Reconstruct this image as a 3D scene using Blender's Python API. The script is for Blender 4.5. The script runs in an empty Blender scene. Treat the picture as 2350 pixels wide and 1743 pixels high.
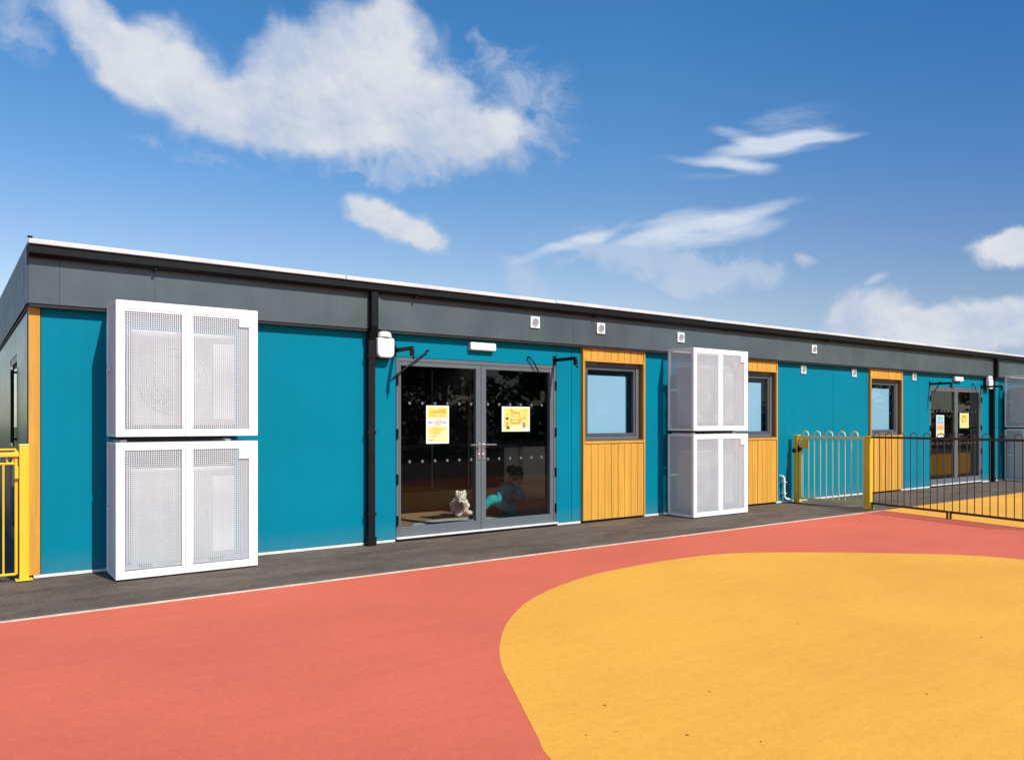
import bpy, bmesh, math, random
from mathutils import Vector, Matrix, noise
random.seed(7)
R = math.radians
scene = bpy.context.scene
col = scene.collection
W = {}                                   # world location of every object built

# ------------------------------------------------------------------ helpers
class MB:
    """collects shapes and links them as one mesh object"""
    def __init__(self): self.v = []; self.f = []
    def add(self, vs, fs):
        n = len(self.v); self.v += [tuple(p) for p in vs]; self.f += [tuple(i + n for i in f) for f in fs]; return self
    def box(self, x0, x1, y0, y1, z0, z1):
        if x0 > x1: x0, x1 = x1, x0
        if y0 > y1: y0, y1 = y1, y0
        if z0 > z1: z0, z1 = z1, z0
        return self.add([(x0,y0,z0),(x1,y0,z0),(x1,y1,z0),(x0,y1,z0),(x0,y0,z1),(x1,y0,z1),(x1,y1,z1),(x0,y1,z1)],
                        [(0,3,2,1),(4,5,6,7),(0,1,5,4),(1,2,6,5),(2,3,7,6),(3,0,4,7)])
    def tube(self, pts, r, n=8, r2=None):
        pts = [Vector(p) for p in pts]; k = len(pts); rings = []
        up = None
        for i, p in enumerate(pts):
            t = (pts[min(i+1,k-1)] - pts[max(i-1,0)]).normalized()
            if up is None:
                up = Vector((0,0,1)) if abs(t.z) < .9 else Vector((1,0,0))
            a = (up - t*up.dot(t)).normalized(); b = t.cross(a); up = a
            rr = r if r2 is None else r + (r2-r)*i/(k-1)
            rings.append([p + (a*math.cos(2*math.pi*j/n + math.pi/n) + b*math.sin(2*math.pi*j/n + math.pi/n))*rr for j in range(n)])
        vs = [q for ring in rings for q in ring]; fs = []
        for i in range(k-1):
            for j in range(n):
                a0 = i*n+j; a1 = i*n+(j+1)%n
                fs.append((a0, a1, a1+n, a0+n))
        fs.append(tuple(range(n-1,-1,-1))); fs.append(tuple((k-1)*n+j for j in range(n)))
        return self.add(vs, fs)
    def prism_y(self, out, y0, y1):               # outline in x,z pushed along y
        n = len(out); vs = [(x,y0,z) for x,z in out] + [(x,y1,z) for x,z in out]
        fs = [tuple(range(n)), tuple(range(2*n-1,n-1,-1))] + [(i,i+n,(i+1)%n+n,(i+1)%n) for i in range(n)]
        return self.add(vs, fs)
    def prism_z(self, out, z0, z1):
        n = len(out); vs = [(x,y,z0) for x,y in out] + [(x,y,z1) for x,y in out]
        fs = [tuple(range(n-1,-1,-1)), tuple(range(n,2*n))] + [(i,(i+1)%n,(i+1)%n+n,i+n) for i in range(n)]
        return self.add(vs, fs)
    def lathe_y(self, cx, cz, prof, n=20):        # profile of (radius, y) turned about an axis along y
        vs = []; fs = []
        for r, y in prof:
            vs += [(cx+r*math.cos(2*math.pi*j/n), y, cz+r*math.sin(2*math.pi*j/n)) for j in range(n)]
        for i in range(len(prof)-1):
            for j in range(n):
                a0 = i*n+j; a1 = i*n+(j+1)%n; fs.append((a0,a0+n,a1+n,a1))
        fs.append(tuple(range(n))); m = (len(prof)-1)*n; fs.append(tuple(range(m+n-1,m-1,-1)))
        return self.add(vs, fs)
    def ico(self, c, r, sub=1, s=(1,1,1), jit=0):
        bm = bmesh.new(); bmesh.ops.create_icosphere(bm, subdivisions=sub, radius=1)
        vs = []
        for v in bm.verts:
            q = r*(1 + random.uniform(-jit,jit)); vs.append((c[0]+v.co.x*q*s[0], c[1]+v.co.y*q*s[1], c[2]+v.co.z*q*s[2]))
        self.add(vs, [tuple(v.index for v in f.verts) for f in bm.faces]); bm.free(); return self
    def build(self, name, mat, parent=None, org=(0,0,0), bev=0, seg=2, smooth=False):
        org = Vector(org)
        me = bpy.data.meshes.new(name)
        me.from_pydata([tuple(Vector(p)-org) for p in self.v], [], self.f)
        bm = bmesh.new(); bm.from_mesh(me)
        bmesh.ops.recalc_face_normals(bm, faces=bm.faces)
        if bev:
            ed = [e for e in bm.edges if len(e.link_faces) == 2 and e.calc_face_angle(0) > .5]
            bmesh.ops.bevel(bm, geom=ed, offset=bev, segments=seg, affect='EDGES', profile=.5, clamp_overlap=True)
        bm.to_mesh(me); bm.free()
        if smooth:
            me.shade_smooth(); me.set_sharp_from_angle(angle=R(40))
        return link(name, me, mat, parent, org)

def link(name, me, mat, parent=None, org=(0,0,0)):
    o = bpy.data.objects.new(name, me); col.objects.link(o)
    if mat is not None and not me.materials: me.materials.append(mat)
    org = Vector(org); W[o] = org
    if parent is not None:
        o.parent = parent; o.location = org - W[parent]
    else:
        o.location = org
    return o
def empty(name, loc):
    o = bpy.data.objects.new(name, None); col.objects.link(o); o.location = loc; o.empty_display_size = .2
    W[o] = Vector(loc); return o
def tag(o, label=None, cat=None, group=None, kind=None):
    for k, v in (('label',label),('category',cat),('group',group),('kind',kind)):
        if v: o[k] = v
    return o
def kids(o): return [c for c in bpy.data.objects if c.parent == o]
def copy_tree(o, d=(0,0,0), parent=None, top=True):
    c = o.copy(); col.objects.link(c); d = Vector(d)
    W[c] = W[o] + d
    if parent is not None: c.parent = parent
    if top: c.location = o.location + d
    for ch in kids(o): copy_tree(ch, d, c, False)
    return c

# ------------------------------------------------------------------ materials
def nt_new(name):
    m = bpy.data.materials.new(name); m.use_nodes = True; nt = m.node_tree
    return m, nt, nt.nodes, nt.links, nt.nodes['Principled BSDF']
def mathn(N, L, op, a, b=None, c=None, clamp=False):
    n = N.new('ShaderNodeMath'); n.operation = op; n.use_clamp = clamp
    for i, q in enumerate((a, b, c)):
        if q is None: continue
        if isinstance(q, (int, float)): n.inputs[i].default_value = q
        else: L.new(q, n.inputs[i])
    return n.outputs[0]
def noisen(N, L, vec, scale, detail=4, rough=.55, dist=0, dim='3D'):
    n = N.new('ShaderNodeTexNoise'); n.noise_dimensions = dim
    n.inputs['Scale'].default_value = scale; n.inputs['Detail'].default_value = detail
    n.inputs['Roughness'].default_value = rough; n.inputs['Distortion'].default_value = dist
    if vec is not None: L.new(vec, n.inputs['Vector'])
    return n.outputs['Fac']
def mapn(N, L, vec, scale=(1,1,1), rot=(0,0,0), loc=(0,0,0), typ='POINT'):
    n = N.new('ShaderNodeMapping'); n.vector_type = typ
    n.inputs['Location'].default_value = loc; n.inputs['Rotation'].default_value = rot; n.inputs['Scale'].default_value = scale
    L.new(vec, n.inputs['Vector']); return n.outputs[0]
def ramp(N, L, fac, stops, interp='LINEAR'):
    n = N.new('ShaderNodeValToRGB'); n.color_ramp.interpolation = interp; e = n.color_ramp.elements
    while len(e) < len(stops): e.new(.5)
    for q, (p, c) in zip(e, stops):
        q.position = p; q.color = (c[0],c[1],c[2],1) if isinstance(c, tuple) else (c,c,c,1)
    L.new(fac, n.inputs[0]); return n.outputs[0]
def maprange(N, L, v, a, b, c, d, smooth=False):
    n = N.new('ShaderNodeMapRange')
    if smooth: n.interpolation_type = 'SMOOTHSTEP'
    L.new(v, n.inputs[0])
    for i, q in enumerate((a,b,c,d)): n.inputs[i+1].default_value = q
    return n.outputs[0]
def mixc(N, L, fac, a, b, blend='MIX'):
    n = N.new('ShaderNodeMix'); n.data_type = 'RGBA'; n.blend_type = blend
    for i, q in ((0,fac),(6,a),(7,b)):
        if isinstance(q, (int,float)): n.inputs[i].default_value = q
        elif isinstance(q, tuple): n.inputs[i].default_value = (q[0],q[1],q[2],1)
        else: L.new(q, n.inputs[i])
    return n.outputs[2]
def setbump(N, L, bs, h, dist, strength=1):
    b = N.new('ShaderNodeBump'); b.inputs['Strength'].default_value = strength; b.inputs['Distance'].default_value = dist
    L.new(h, b.inputs['Height']); L.new(b.outputs[0], bs.inputs['Normal'])
def pos(N): return N.new('ShaderNodeNewGeometry').outputs['Position']
def plain(name, c, rough=.5, spec=.5, metal=0, var=.08, vs=3, bump=0, bs=60, rvar=.1):
    m, nt, N, L, b = nt_new(name); P = pos(N)
    n = noisen(N, L, P, vs, 5)
    f = maprange(N, L, n, .3, .7, 1-var, 1+var)
    L.new(mixc(N, L, 1., c, f, 'MULTIPLY'), b.inputs['Base Color'])
    L.new(maprange(N, L, noisen(N, L, P, vs*2.3, 4), .3, .7, rough-rvar*rough, rough+rvar*rough), b.inputs['Roughness'])
    b.inputs['Specular IOR Level'].default_value = spec; b.inputs['Metallic'].default_value = metal
    if bump: setbump(N, L, b, noisen(N, L, P, bs, 3), bump)
    return m
M = {}
def teal_panel():
    m, nt, N, L, b = nt_new('teal_cladding'); P = pos(N)
    big = noisen(N, L, P, .9, 3)
    streak = noisen(N, L, mapn(N, L, P, (9,9,.5)), 1, 4)
    f = mathn(N, L, 'ADD', maprange(N, L, big, .3, .7, .95, 1.05), maprange(N, L, streak, .35, .75, -.025, .025))
    c = mixc(N, L, 1., TEAL, f, 'MULTIPLY')
    # rain splash dirt along the foot of the wall
    z = N.new('ShaderNodeSeparateXYZ'); L.new(P, z.inputs[0])
    d = mathn(N, L, 'MULTIPLY', maprange(N, L, z.outputs[2], .03, .25, .35, 0), noisen(N, L, P, 14, 5), clamp=True)
    c = mixc(N, L, d, c, (.16,.2,.2))
    L.new(c, b.inputs['Base Color'])
    b.inputs['Specular IOR Level'].default_value = .07
    L.new(maprange(N, L, noisen(N, L, P, 2.1, 4), .3, .7, .36, .46), b.inputs['Roughness'])
    setbump(N, L, b, noisen(N, L, P, 1.6, 2), .012, .5)
    return m
TEAL = (.0012,.192,.276)
M['teal'] = teal_panel()
def fascia_mat():
    m, nt, N, L, b = nt_new('grey_fascia'); P = pos(N)
    streak = noisen(N, L, mapn(N, L, P, (5,5,.35)), 1, 5, .6)
    blot = noisen(N, L, P, 1.3, 5)
    f = mathn(N, L, 'ADD', maprange(N, L, streak, .3, .75, .9, 1.1), maprange(N, L, blot, .3, .7, -.13, .15))
    L.new(mixc(N, L, 1., (.077,.094,.096), f, 'MULTIPLY'), b.inputs['Base Color'])
    L.new(maprange(N, L, blot, .3, .7, .27, .42), b.inputs['Roughness'])
    setbump(N, L, b, noisen(N, L, P, 1.1, 2), .012, .5)
    return m
M['fascia'] = fascia_mat()
M['gloss_fascia'] = plain('glossy_grey_fascia', (.045,.075,.115), .48, .3, var=.06, vs=2)
def timber_mat(name, c):
    m, nt, N, L, b = nt_new(name); P = pos(N)
    sx = N.new('ShaderNodeSeparateXYZ'); L.new(P, sx.inputs[0])
    cell = mathn(N, L, 'FLOOR', mathn(N, L, 'MULTIPLY', sx.outputs[0], 1/.1385))
    wn = N.new('ShaderNodeTexWhiteNoise'); wn.noise_dimensions = '1D'; L.new(cell, wn.inputs['W'])
    off = N.new('ShaderNodeCombineXYZ'); L.new(mathn(N, L, 'MULTIPLY', wn.outputs[0], 37.), off.inputs[2])
    va = N.new('ShaderNodeVectorMath'); L.new(P, va.inputs[0]); L.new(off.outputs[0], va.inputs[1])
    grain = noisen(N, L, mapn(N, L, va.outputs[0], (34,34,1.6)), 1, 6, .6, .6)
    fine = noisen(N, L, mapn(N, L, va.outputs[0], (160,160,5)), 1, 3)
    tone = maprange(N, L, wn.outputs[0], 0, 1, .90, 1.08)
    g = mathn(N, L, 'MULTIPLY', maprange(N, L, grain, .3, .72, 1.10, .78), maprange(N, L, fine, .3, .7, 1.04, .94))
    f = mathn(N, L, 'MULTIPLY', g, tone)
    L.new(mixc(N, L, 1., c, f, 'MULTIPLY'), b.inputs['Base Color'])
    b.inputs['Roughness'].default_value = .55; b.inputs['Specular IOR Level'].default_value = .3
    setbump(N, L, b, grain, .002, .6)
    return m
M['timber_reveal'] = timber_mat('shade_browned_timber', (.26,.125,.03))  # darker brown, with the reveals' shade put into the colour
M['timber'] = timber_mat('golden_timber', (.70,.345,.052))
def wetpour(name, c, speck=None):
    m, nt, N, L, b = nt_new(name); P = pos(N)
    v = N.new('ShaderNodeTexVoronoi'); v.inputs['Scale'].default_value = 230; L.new(P, v.inputs['Vector'])
    vc = N.new('ShaderNodeSeparateColor'); L.new(v.outputs['Color'], vc.inputs[0])
    fine = maprange(N, L, vc.outputs[0], 0, 1, .91, 1.08)
    mid = maprange(N, L, noisen(N, L, P, 19, 6, .65), .3, .7, .945, 1.055)
    big = maprange(N, L, noisen(N, L, P, .55, 5), .3, .7, .925, 1.075)
    tr = maprange(N, L, noisen(N, L, mapn(N, L, P, (1.2,9,1), (0,0,.35)), 1, 4), .35, .7, .975, 1.025)
    f = mathn(N, L, 'MULTIPLY', mathn(N, L, 'MULTIPLY', fine, mid), mathn(N, L, 'MULTIPLY', big, tr))
    cc = mixc(N, L, 1., c, f, 'MULTIPLY')
    # scuffs and bits of dirt trodden into the surface
    sp = noisen(N, L, mapn(N, L, P, (3.1,5.3,1)), 3.7, 2, .5)
    cc = mixc(N, L, maprange(N, L, sp, .735, .76, 0, .28), cc, (c[0]*1.05, c[1]*1.3+.03, c[2]*1.5+.04))
    sp2 = noisen(N, L, P, 9.3, 2, .5, 0)
    cc = mixc(N, L, maprange(N, L, sp2, .765, .79, 0, .45), cc, (c[0]*.35, c[1]*.35, c[2]*.5))
    L.new(cc, b.inputs['Base Color'])
    b.inputs['Roughness'].default_value = .85; b.inputs['Specular IOR Level'].default_value = .25
    setbump(N, L, b, v.outputs['Distance'], .0015, .6)
    return m
M['red'] = wetpour('coral_rubber', (.665,.139,.078))
M['yellow_ground'] = wetpour('yellow_rubber', (.82,.385,.050))
def asphalt_mat():
    m, nt, N, L, b = nt_new('brown_asphalt'); P = pos(N)
    v = N.new('ShaderNodeTexVoronoi'); v.inputs['Scale'].default_value = 140; L.new(P, v.inputs['Vector'])
    vc = N.new('ShaderNodeSeparateColor'); L.new(v.outputs['Color'], vc.inputs[0])
    fine = maprange(N, L, vc.outputs[0], 0, 1, .6, 1.4)
    mid = maprange(N, L, noisen(N, L, P, 7, 6, .6), .3, .7, .86, 1.14)
    pat = maprange(N, L, noisen(N, L, mapn(N, L, P, (.8,2.2,1)), 1.1, 6, .62, .6), .32, .7, .66, 1.38)
    f = mathn(N, L, 'MULTIPLY', mathn(N, L, 'MULTIPLY', fine, mid), pat)
    L.new(mixc(N, L, 1., (.126,.094,.070), f, 'MULTIPLY'), b.inputs['Base Color'])
    b.inputs['Roughness'].default_value = .82; b.inputs['Specular IOR Level'].default_value = .3
    setbump(N, L, b, v.outputs['Distance'], .004, .8)
    return m
M['asphalt'] = asphalt_mat()
M['grass'] = plain('grass', (.07,.12,.03), .9, .2, var=.3, vs=.6)
M['edging'] = plain('cream_edging', (.62,.48,.36), .8, .2, var=.2, vs=8)
M['white'] = plain('white_powder_coat', (.87,.86,.84), .42, .4, var=.03, vs=5)
M['mesh'] = plain('mesh_powder_coat', (.73,.74,.74), .5, .3, var=.04, vs=5)
M['white_plastic'] = plain('white_plastic', (.80,.80,.79), .35, .5, var=.03, vs=8)
M['flashing'] = plain('pale_flashing', (.72,.71,.68), .45, .4, var=.18, vs=6)
M['drip'] = plain('white_metal_trim', (.62,.62,.62), .35, .5, metal=.0, var=.12, vs=3)
M['black'] = plain('black_metal', (.006,.0065,.007), .62, .2, var=.2, vs=4)
M['soffit'] = plain('dark_soffit', (.02,.021,.022), .6, .3, var=.2, vs=4)
M['grey_frame'] = plain('grey_aluminium', (.115,.133,.140), .42, .5, var=.05, vs=4)
M['dark_frame'] = plain('dark_grey_aluminium', (.075,.082,.09), .4, .5, var=.05, vs=4)
M['steel'] = plain('brushed_steel', (.80,.80,.80), .3, .5, metal=1, var=.05, vs=9)
M['gable'] = plain('charcoal_cladding', (.075,.07,.066), .3, .5, var=.1, vs=2)
M['yellow'] = plain('yellow_paint', (.84,.52,.024), .38, .5, var=.05, vs=6)
M['gate_yellow'] = plain('light_yellow_paint', (.74,.74,.32), .4, .5, var=.06, vs=6)
M['fence_dark'] = plain('dark_railing_brown', (.065,.045,.020), .5, .3, var=.15, vs=6)  # one dark brown for the railing's bars, rails and feet
M['room_wall'] = plain('room_wall', (.5,.46,.41), .8, .2, var=.08, vs=1)
M['room_floor'] = plain('room_floor', (.30,.20,.105), .45, .4, var=.15, vs=2)
M['navy'] = plain('navy_board', (.012,.06,.095), .6, .3, var=.1, vs=2)
M['trim_grey'] = plain('grey_trim', (.35,.34,.33), .6, .3)
M['mat_grey'] = plain('grey_mat', (.42,.43,.45), .9, .1, var=.1, vs=9)
M['mat_dark'] = plain('dark_mat', (.05,.05,.055), .9, .1, var=.2, vs=9)
M['blind'] = plain('pale_blue_blind', (.26,.45,.58), .7, .2, var=.02, vs=1)
M['behind_blind'] = plain('dark_teal_lining', (.012,.075,.10), .7, .2)
M['grille'] = plain('vent_grey', (.30,.31,.32), .5, .4)
M['unit'] = plain('ivory_unit_paint', (.58,.59,.585), .45, .4, var=.04)
M['coil'] = plain('heat_exchanger_fins', (.25,.25,.25), .5, .4, metal=.4)
M['dots'] = plain('frosted_dots', (.13,.14,.145), .7, .2, var=.02)
M['skin'] = plain('skin', (.30,.15,.085), .5, .3, var=.05)
M['hair'] = plain('black_hair', (.008,.006,.005), .5, .3, var=.3, vs=40)
M['teal_cloth'] = plain('teal_cloth', (.016,.32,.32), .8, .2, var=.12, vs=9, bump=.01, bs=14)
M['fur'] = plain('cream_fur', (.80,.72,.62), .95, .1, var=.2, vs=26, bump=.01, bs=90)
M['fur_tan'] = plain('tan_fur', (.42,.28,.18), .95, .1, var=.2, vs=30, bump=.01, bs=90)
M['dark_shoe'] = plain('dark_shoe', (.02,.02,.022), .6, .3)
def glass(name, tint, f0=.014):
    m = bpy.data.materials.new(name); m.use_nodes = True; nt = m.node_tree; N = nt.nodes; L = nt.links
    N.remove(N['Principled BSDF']); out = N['Material Output']
    t = N.new('ShaderNodeBsdfTransparent'); t.inputs[0].default_value = (*tint,1)
    g = N.new('ShaderNodeBsdfGlossy'); g.inputs['Roughness'].default_value = 0.0; g.inputs[0].default_value = (1,1,1,1)
    lw = N.new('ShaderNodeLayerWeight'); lw.inputs[0].default_value = .5
    f = mathn(N, L, 'MULTIPLY_ADD', mathn(N, L, 'POWER', lw.outputs['Facing'], 5.), .9, f0)
    mx = N.new('ShaderNodeMixShader'); L.new(f, mx.inputs[0]); L.new(t.outputs[0], mx.inputs[1]); L.new(g.outputs[0], mx.inputs[2])
    L.new(mx.outputs[0], out.inputs[0]); return m
def added_roof_light():
    m = bpy.data.materials.new('added_light_sheet'); m.use_nodes = True; nt = m.node_tree; N = nt.nodes; L = nt.links
    N.remove(N['Principled BSDF']); t = N.new('ShaderNodeBsdfTranslucent'); t.inputs[0].default_value = (.92,.90,.86,1)
    L.new(t.outputs[0], N['Material Output'].inputs[0]); return m
M['tinted'] = glass('tinted_glass', (.90,.91,.91))
M['added_roof_light'] = added_roof_light()
M['clear'] = glass('clear_glass', (.95,.97,.97), .008)
def poster_mat(name, base):
    return plain(name, base, .45, .3, var=.06, vs=14)
M['p_yellow'] = poster_mat('poster_yellow', (.84,.64,.16))
M['p_pale'] = poster_mat('poster_pale_yellow', (.88,.76,.36))
M['p_gold'] = poster_mat('poster_gold', (.62,.42,.10))
M['p_orange'] = poster_mat('poster_orange', (.80,.36,.05))
M['p_white'] = poster_mat('poster_white', (.82,.79,.74))
M['p_pink'] = poster_mat('poster_pink', (.75,.33,.24))
M['p_grey'] = poster_mat('poster_grey', (.25,.28,.30))
M['p_brown'] = poster_mat('poster_brown', (.20,.11,.03))
M['p_blue'] = poster_mat('poster_blue', (.42,.66,.78))
M['p_green'] = poster_mat('poster_green', (.12,.42,.30))
# ------------------------------------------------------------------ ground
XR = 12.2                                  # the fence line, where the coral surface stops
def sheet(name, pts, z, mat):
    return tag(MB().add([(x,y,z) for x,y in pts], [tuple(range(len(pts)))]).build(name, mat), kind='structure')
sheet('ground', [(-200,-200),(220,-200),(220,220),(-200,220)], -.012, M['grass'])
sheet('pavement', [(-60,-150),(110,-150),(110,40),(-60,40)], -.004, M['asphalt'])
RB = ((12.27,-1.70),(12.04,-2.8),(11.81,-3.93),(11.60,-5.5),(11.2,-8.3))     # where coral meets yellow, along the railing
def strips(name, xe, z, mat):
    m = MB()
    for (xa,ya),(xb,yb) in zip(RB[:-1],RB[1:]): m.add([(xe,ya,z),(xe,yb,z),(xb,yb,z),(xa,ya,z)],[(0,1,2,3)])
    bm = m.build(name, mat); tag(bm, kind='structure'); return bm
strips('playground', -30, 0, M['red'])
strips('playground', 45, .002, M['yellow_ground'])
e = MB(); e.box(-30,12.27,-1.725,-1.672,-.05,.004)
tag(e.build('kerb', M['edging'], bev=.003, seg=1), kind='structure')
ctl = [(2.078,-5.803),(2.181,-5.567),(2.319,-5.282),(2.484,-4.943),(2.626,-4.653),(2.796,-4.381),(2.985,-4.131),(3.221,-3.864),(3.473,-3.631),(3.771,-3.399),(4.202,-3.159),(4.754,-2.949),(5.261,-2.846),(5.959,-2.797),(6.756,-2.859),(7.346,-3.139),(7.841,-3.497),(8.401,-3.974),(8.892,-4.473),(9.092,-4.961),(9.05,-5.5),(8.7,-6.3),(8.0,-7.0),(6.8,-7.5),(5.4,-7.75),(4.0,-7.7),(2.9,-7.35),(2.2,-6.8),(2.02,-6.3)]
def catmull(c, m=6):
    out = []; n = len(c)
    for i in range(n):
        p0,p1,p2,p3 = (Vector(c[(i+k-1)%n]) for k in range(4))
        for j in range(m):
            t = j/m
            out.append(tuple(.5*((2*p1)+(p2-p0)*t+(2*p0-5*p1+4*p2-p3)*t*t+(3*p1-p0-3*p2+p3)*t**3)))
    return out
sheet('ground_marking', catmull(ctl), .0015, M['yellow_ground'])

# ------------------------------------------------------------------ the building
BX0, BX1, BD = .56, 25.0, 8.6
bld = empty('school_building', (BX0, 0, 0))
tag(bld, 'long single storey building with teal and timber cladding under a grey fascia', 'building')
B = bld
WT = 2.53                                  # top of the wall, foot of the fascia
def slab(x0, x1, z0=.03, z1=WT, y0=0., y1=.05, mat='teal', name='wall_panel'):
    return MB().box(x0+.003, x1-.003, y0, y1, z0, z1).build(name, M[mat], B, bev=.002, seg=1)
DL, DR, DT = 4.335, 6.815, 2.225           # first double door opening
OFF = 13.03                                # the second one stands this far along
slab(.655, 3.985); slab(3.985, DL-.005)
slab(DL-.005, DR+.005, DT+.005, WT)
slab(DR+.005, 7.10); slab(7.10, 7.275)
slab(8.53, 10.6); slab(11.82, 13.62); slab(13.62, 14.865)
slab(16.115, 16.86); slab(16.86, DL+OFF-.005); slab(DL+OFF-.005, DR+OFF+.005, DT+.005, WT)
slab(DR+OFF+.005, 20.36); slab(20.36, 22.9); slab(22.9, BX1)
core = MB()                                # dark structure behind the panels, open at doors and windows
WIN = [7.325, 10.625, 14.92]               # left edges of the window openings
xs = [BX0+.004, DL] + [DR, WIN[0], WIN[0]+1.14, WIN[1], WIN[1]+1.14, WIN[2], WIN[2]+1.14, DL+OFF] + [DR+OFF, BX1]
for a, b in ((BX0+.004,DL),(DR,WIN[0]),(WIN[0]+1.14,WIN[1]),(WIN[1]+1.14,WIN[2]),(WIN[2]+1.14,DL+OFF),(DR+OFF,BX1)):
    core.box(a, b, .052, .25, .0, 3.0)
for a in WIN:
    core.box(a, a+1.14, .052, .25, 0, 1.17); core.box(a, a+1.14, .052, .25, 2.315, 3.0)
for a in (DL, DL+OFF): core.box(a, a+2.48, .052, .25, DT+.01, 3.0)
core.build('wall_frame', M['soffit'], B)
# foot flashing, broken at the doors
for a, b in ((.60,DL-.02),(DR+.02,7.26),(8.54,10.6),(11.83,14.86),(16.12,DL+OFF-.02),(DR+OFF+.02,BX1)):
    MB().box(a, b, -.012, .04, .0, .028).build('foot_flashing', M['flashing'], B, bev=.002, seg=1)
# corner board
MB().box(BX0, .652, -.012, .05, .03, WT).build('corner_board', M['timber'], B, bev=.003)
# fascia in lengths with open joints
fx = [.553, .80, 1.62, 3.93, 7.05, 10.05, 13.1, 16.1, 19.1, 20.30, 23.2, BX1]
for a, b in zip(fx[:-1], fx[1:]):
    MB().box(a+.0007, b-.0007, -.098, .04, WT, 3.0).build('fascia_panel', M['fascia'], B, bev=.001, seg=1)
MB().box(.56, BX1, -.088, .05, WT-.03, WT-.002).build('soffit', M['soffit'], B)
g = MB()
prof = [(-.10,3.05),(-.10,2.965),(-.12,2.948),(-.17,2.948),(-.20,2.975),(-.20,3.052)]
n = len(prof)
g.add([(.548,y,z) for y,z in prof]+[(BX1,y,z) for y,z in prof], [tuple(range(n)),tuple(range(2*n-1,n-1,-1))]+[(i,i+n,(i+1)%n+n,(i+1)%n) for i in range(n)])
gut = g.build('gutter', M['black'], B, smooth=False)
for x in [1.6+2.9*i for i in range(8)]:
    MB().box(x, x+.022, -.19, -.101, 2.934, 2.948).build('gutter_bracket', M['black'], B)
dr = MB(); x = .545
while x < BX1:                             # roof edge trim in lengths, each a touch out of line
    q = random.uniform(-.004,.004); x2 = min(x+3.05, BX1)
    dr.box(x, x2-.006, -.222, -.16, 3.054+q, 3.099+q); x = x2
dr.build('roof_edge_trim', M['drip'], B, bev=.006)
SL = .030                                  # the roof rises to the back
rf = MB()
def roof_piece(x0, x1, y0, y1):
    zb = lambda y: 3.056+SL*y
    rf.add([(x0,y0,zb(y0)),(x1,y0,zb(y0)),(x1,y1,zb(y1)),(x0,y1,zb(y1)),(x0,y0,zb(y0)+.03),(x1,y0,zb(y0)+.03),(x1,y1,zb(y1)+.03),(x0,y1,zb(y1)+.03)],
       [(0,3,2,1),(4,5,6,7),(0,1,5,4),(1,2,6,5),(2,3,7,6),(3,0,4,7)])
roof_piece(.545,BX1,-.16,3.88); roof_piece(.545,BX1,5.32,BD)
for a, b in ((.545,8.58),(12.62,BX1)): roof_piece(a,b,3.88,5.32)
rf.build('roof', M['dark_frame'], B)
MB().box(.538,.578,-.225,-.18,3.1035,3.118).build('roof_end_cap', M['black'], B, bev=.004)
# gable end
gf = MB()
for y0, y1 in ((-.09,1.55),(1.556,3.1),(3.106,4.7),(4.706,BD)):
    gf.add([(.540,y0,WT),(.556,y0,WT),(.556,y1,WT),(.540,y1,WT),(.540,y0,3.06+SL*y0),(.556,y0,3.06+SL*y0),(.556,y1,3.06+SL*y1),(.540,y1,3.06+SL*y1)],
       [(0,3,2,1),(4,5,6,7),(0,1,5,4),(1,2,6,5),(2,3,7,6),(3,0,4,7)])
gf.build('gable_fascia', M['gloss_fascia'], B)
MB().box(.557,.64,.052,BD,WT-.028,WT+.02).build('gable_soffit', M['soffit'], B)
gw = MB(); gw.box(.57,.62,.052,1.75,0,WT-.03); gw.box(.57,.62,3.0,BD,0,WT-.03); gw.box(.57,.62,1.75,3.0,2.2,WT-.03)
gw.build('gable_wall', M['gable'], B)
sd = MB(); sd.box(.60,.64,1.75,3.0,.02,2.2)
sdo = sd.build('side_door', M['soffit'], B, org=(.6,1.75,0))
fr = MB()
for y0,y1,z0,z1 in ((1.75,1.83,.02,2.2),(2.92,3.0,.02,2.2),(1.83,2.92,2.12,2.2),(1.83,2.92,.02,.18)): fr.box(.575,.60,y0,y1,z0,z1)
fr.build('frame', M['dark_frame'], sdo, bev=.003)
ha = MB(); ha.tube([(.60,1.93,1.25),(.535,1.93,1.25)],.014); ha.tube([(.60,1.93,2.0),(.535,1.93,2.0)],.014); ha.tube([(.535,1.93,1.18),(.535,1.93,2.06)],.017,10)
ha.build('handle', M['black'], sdo, smooth=True)
for z in (1.175,2.03): MB().tube([(.535,1.93,z),(.535,1.93,z+.035)],.019,10).build('handle_end', M['steel'], sdo, smooth=True)
MB().box(.575,.60,1.9,2.86,.25,2.05).build('pane', M['tinted'], sdo)
# back and far end walls, roof underside closed by them
bw = MB(); bw.box(.57,BX1,BD-.2,BD,0,3.2); bw.box(BX1-.2,BX1,.26,BD-.2,0,3.15)
bw.build('rear_wall', M['gable'], B)

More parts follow.
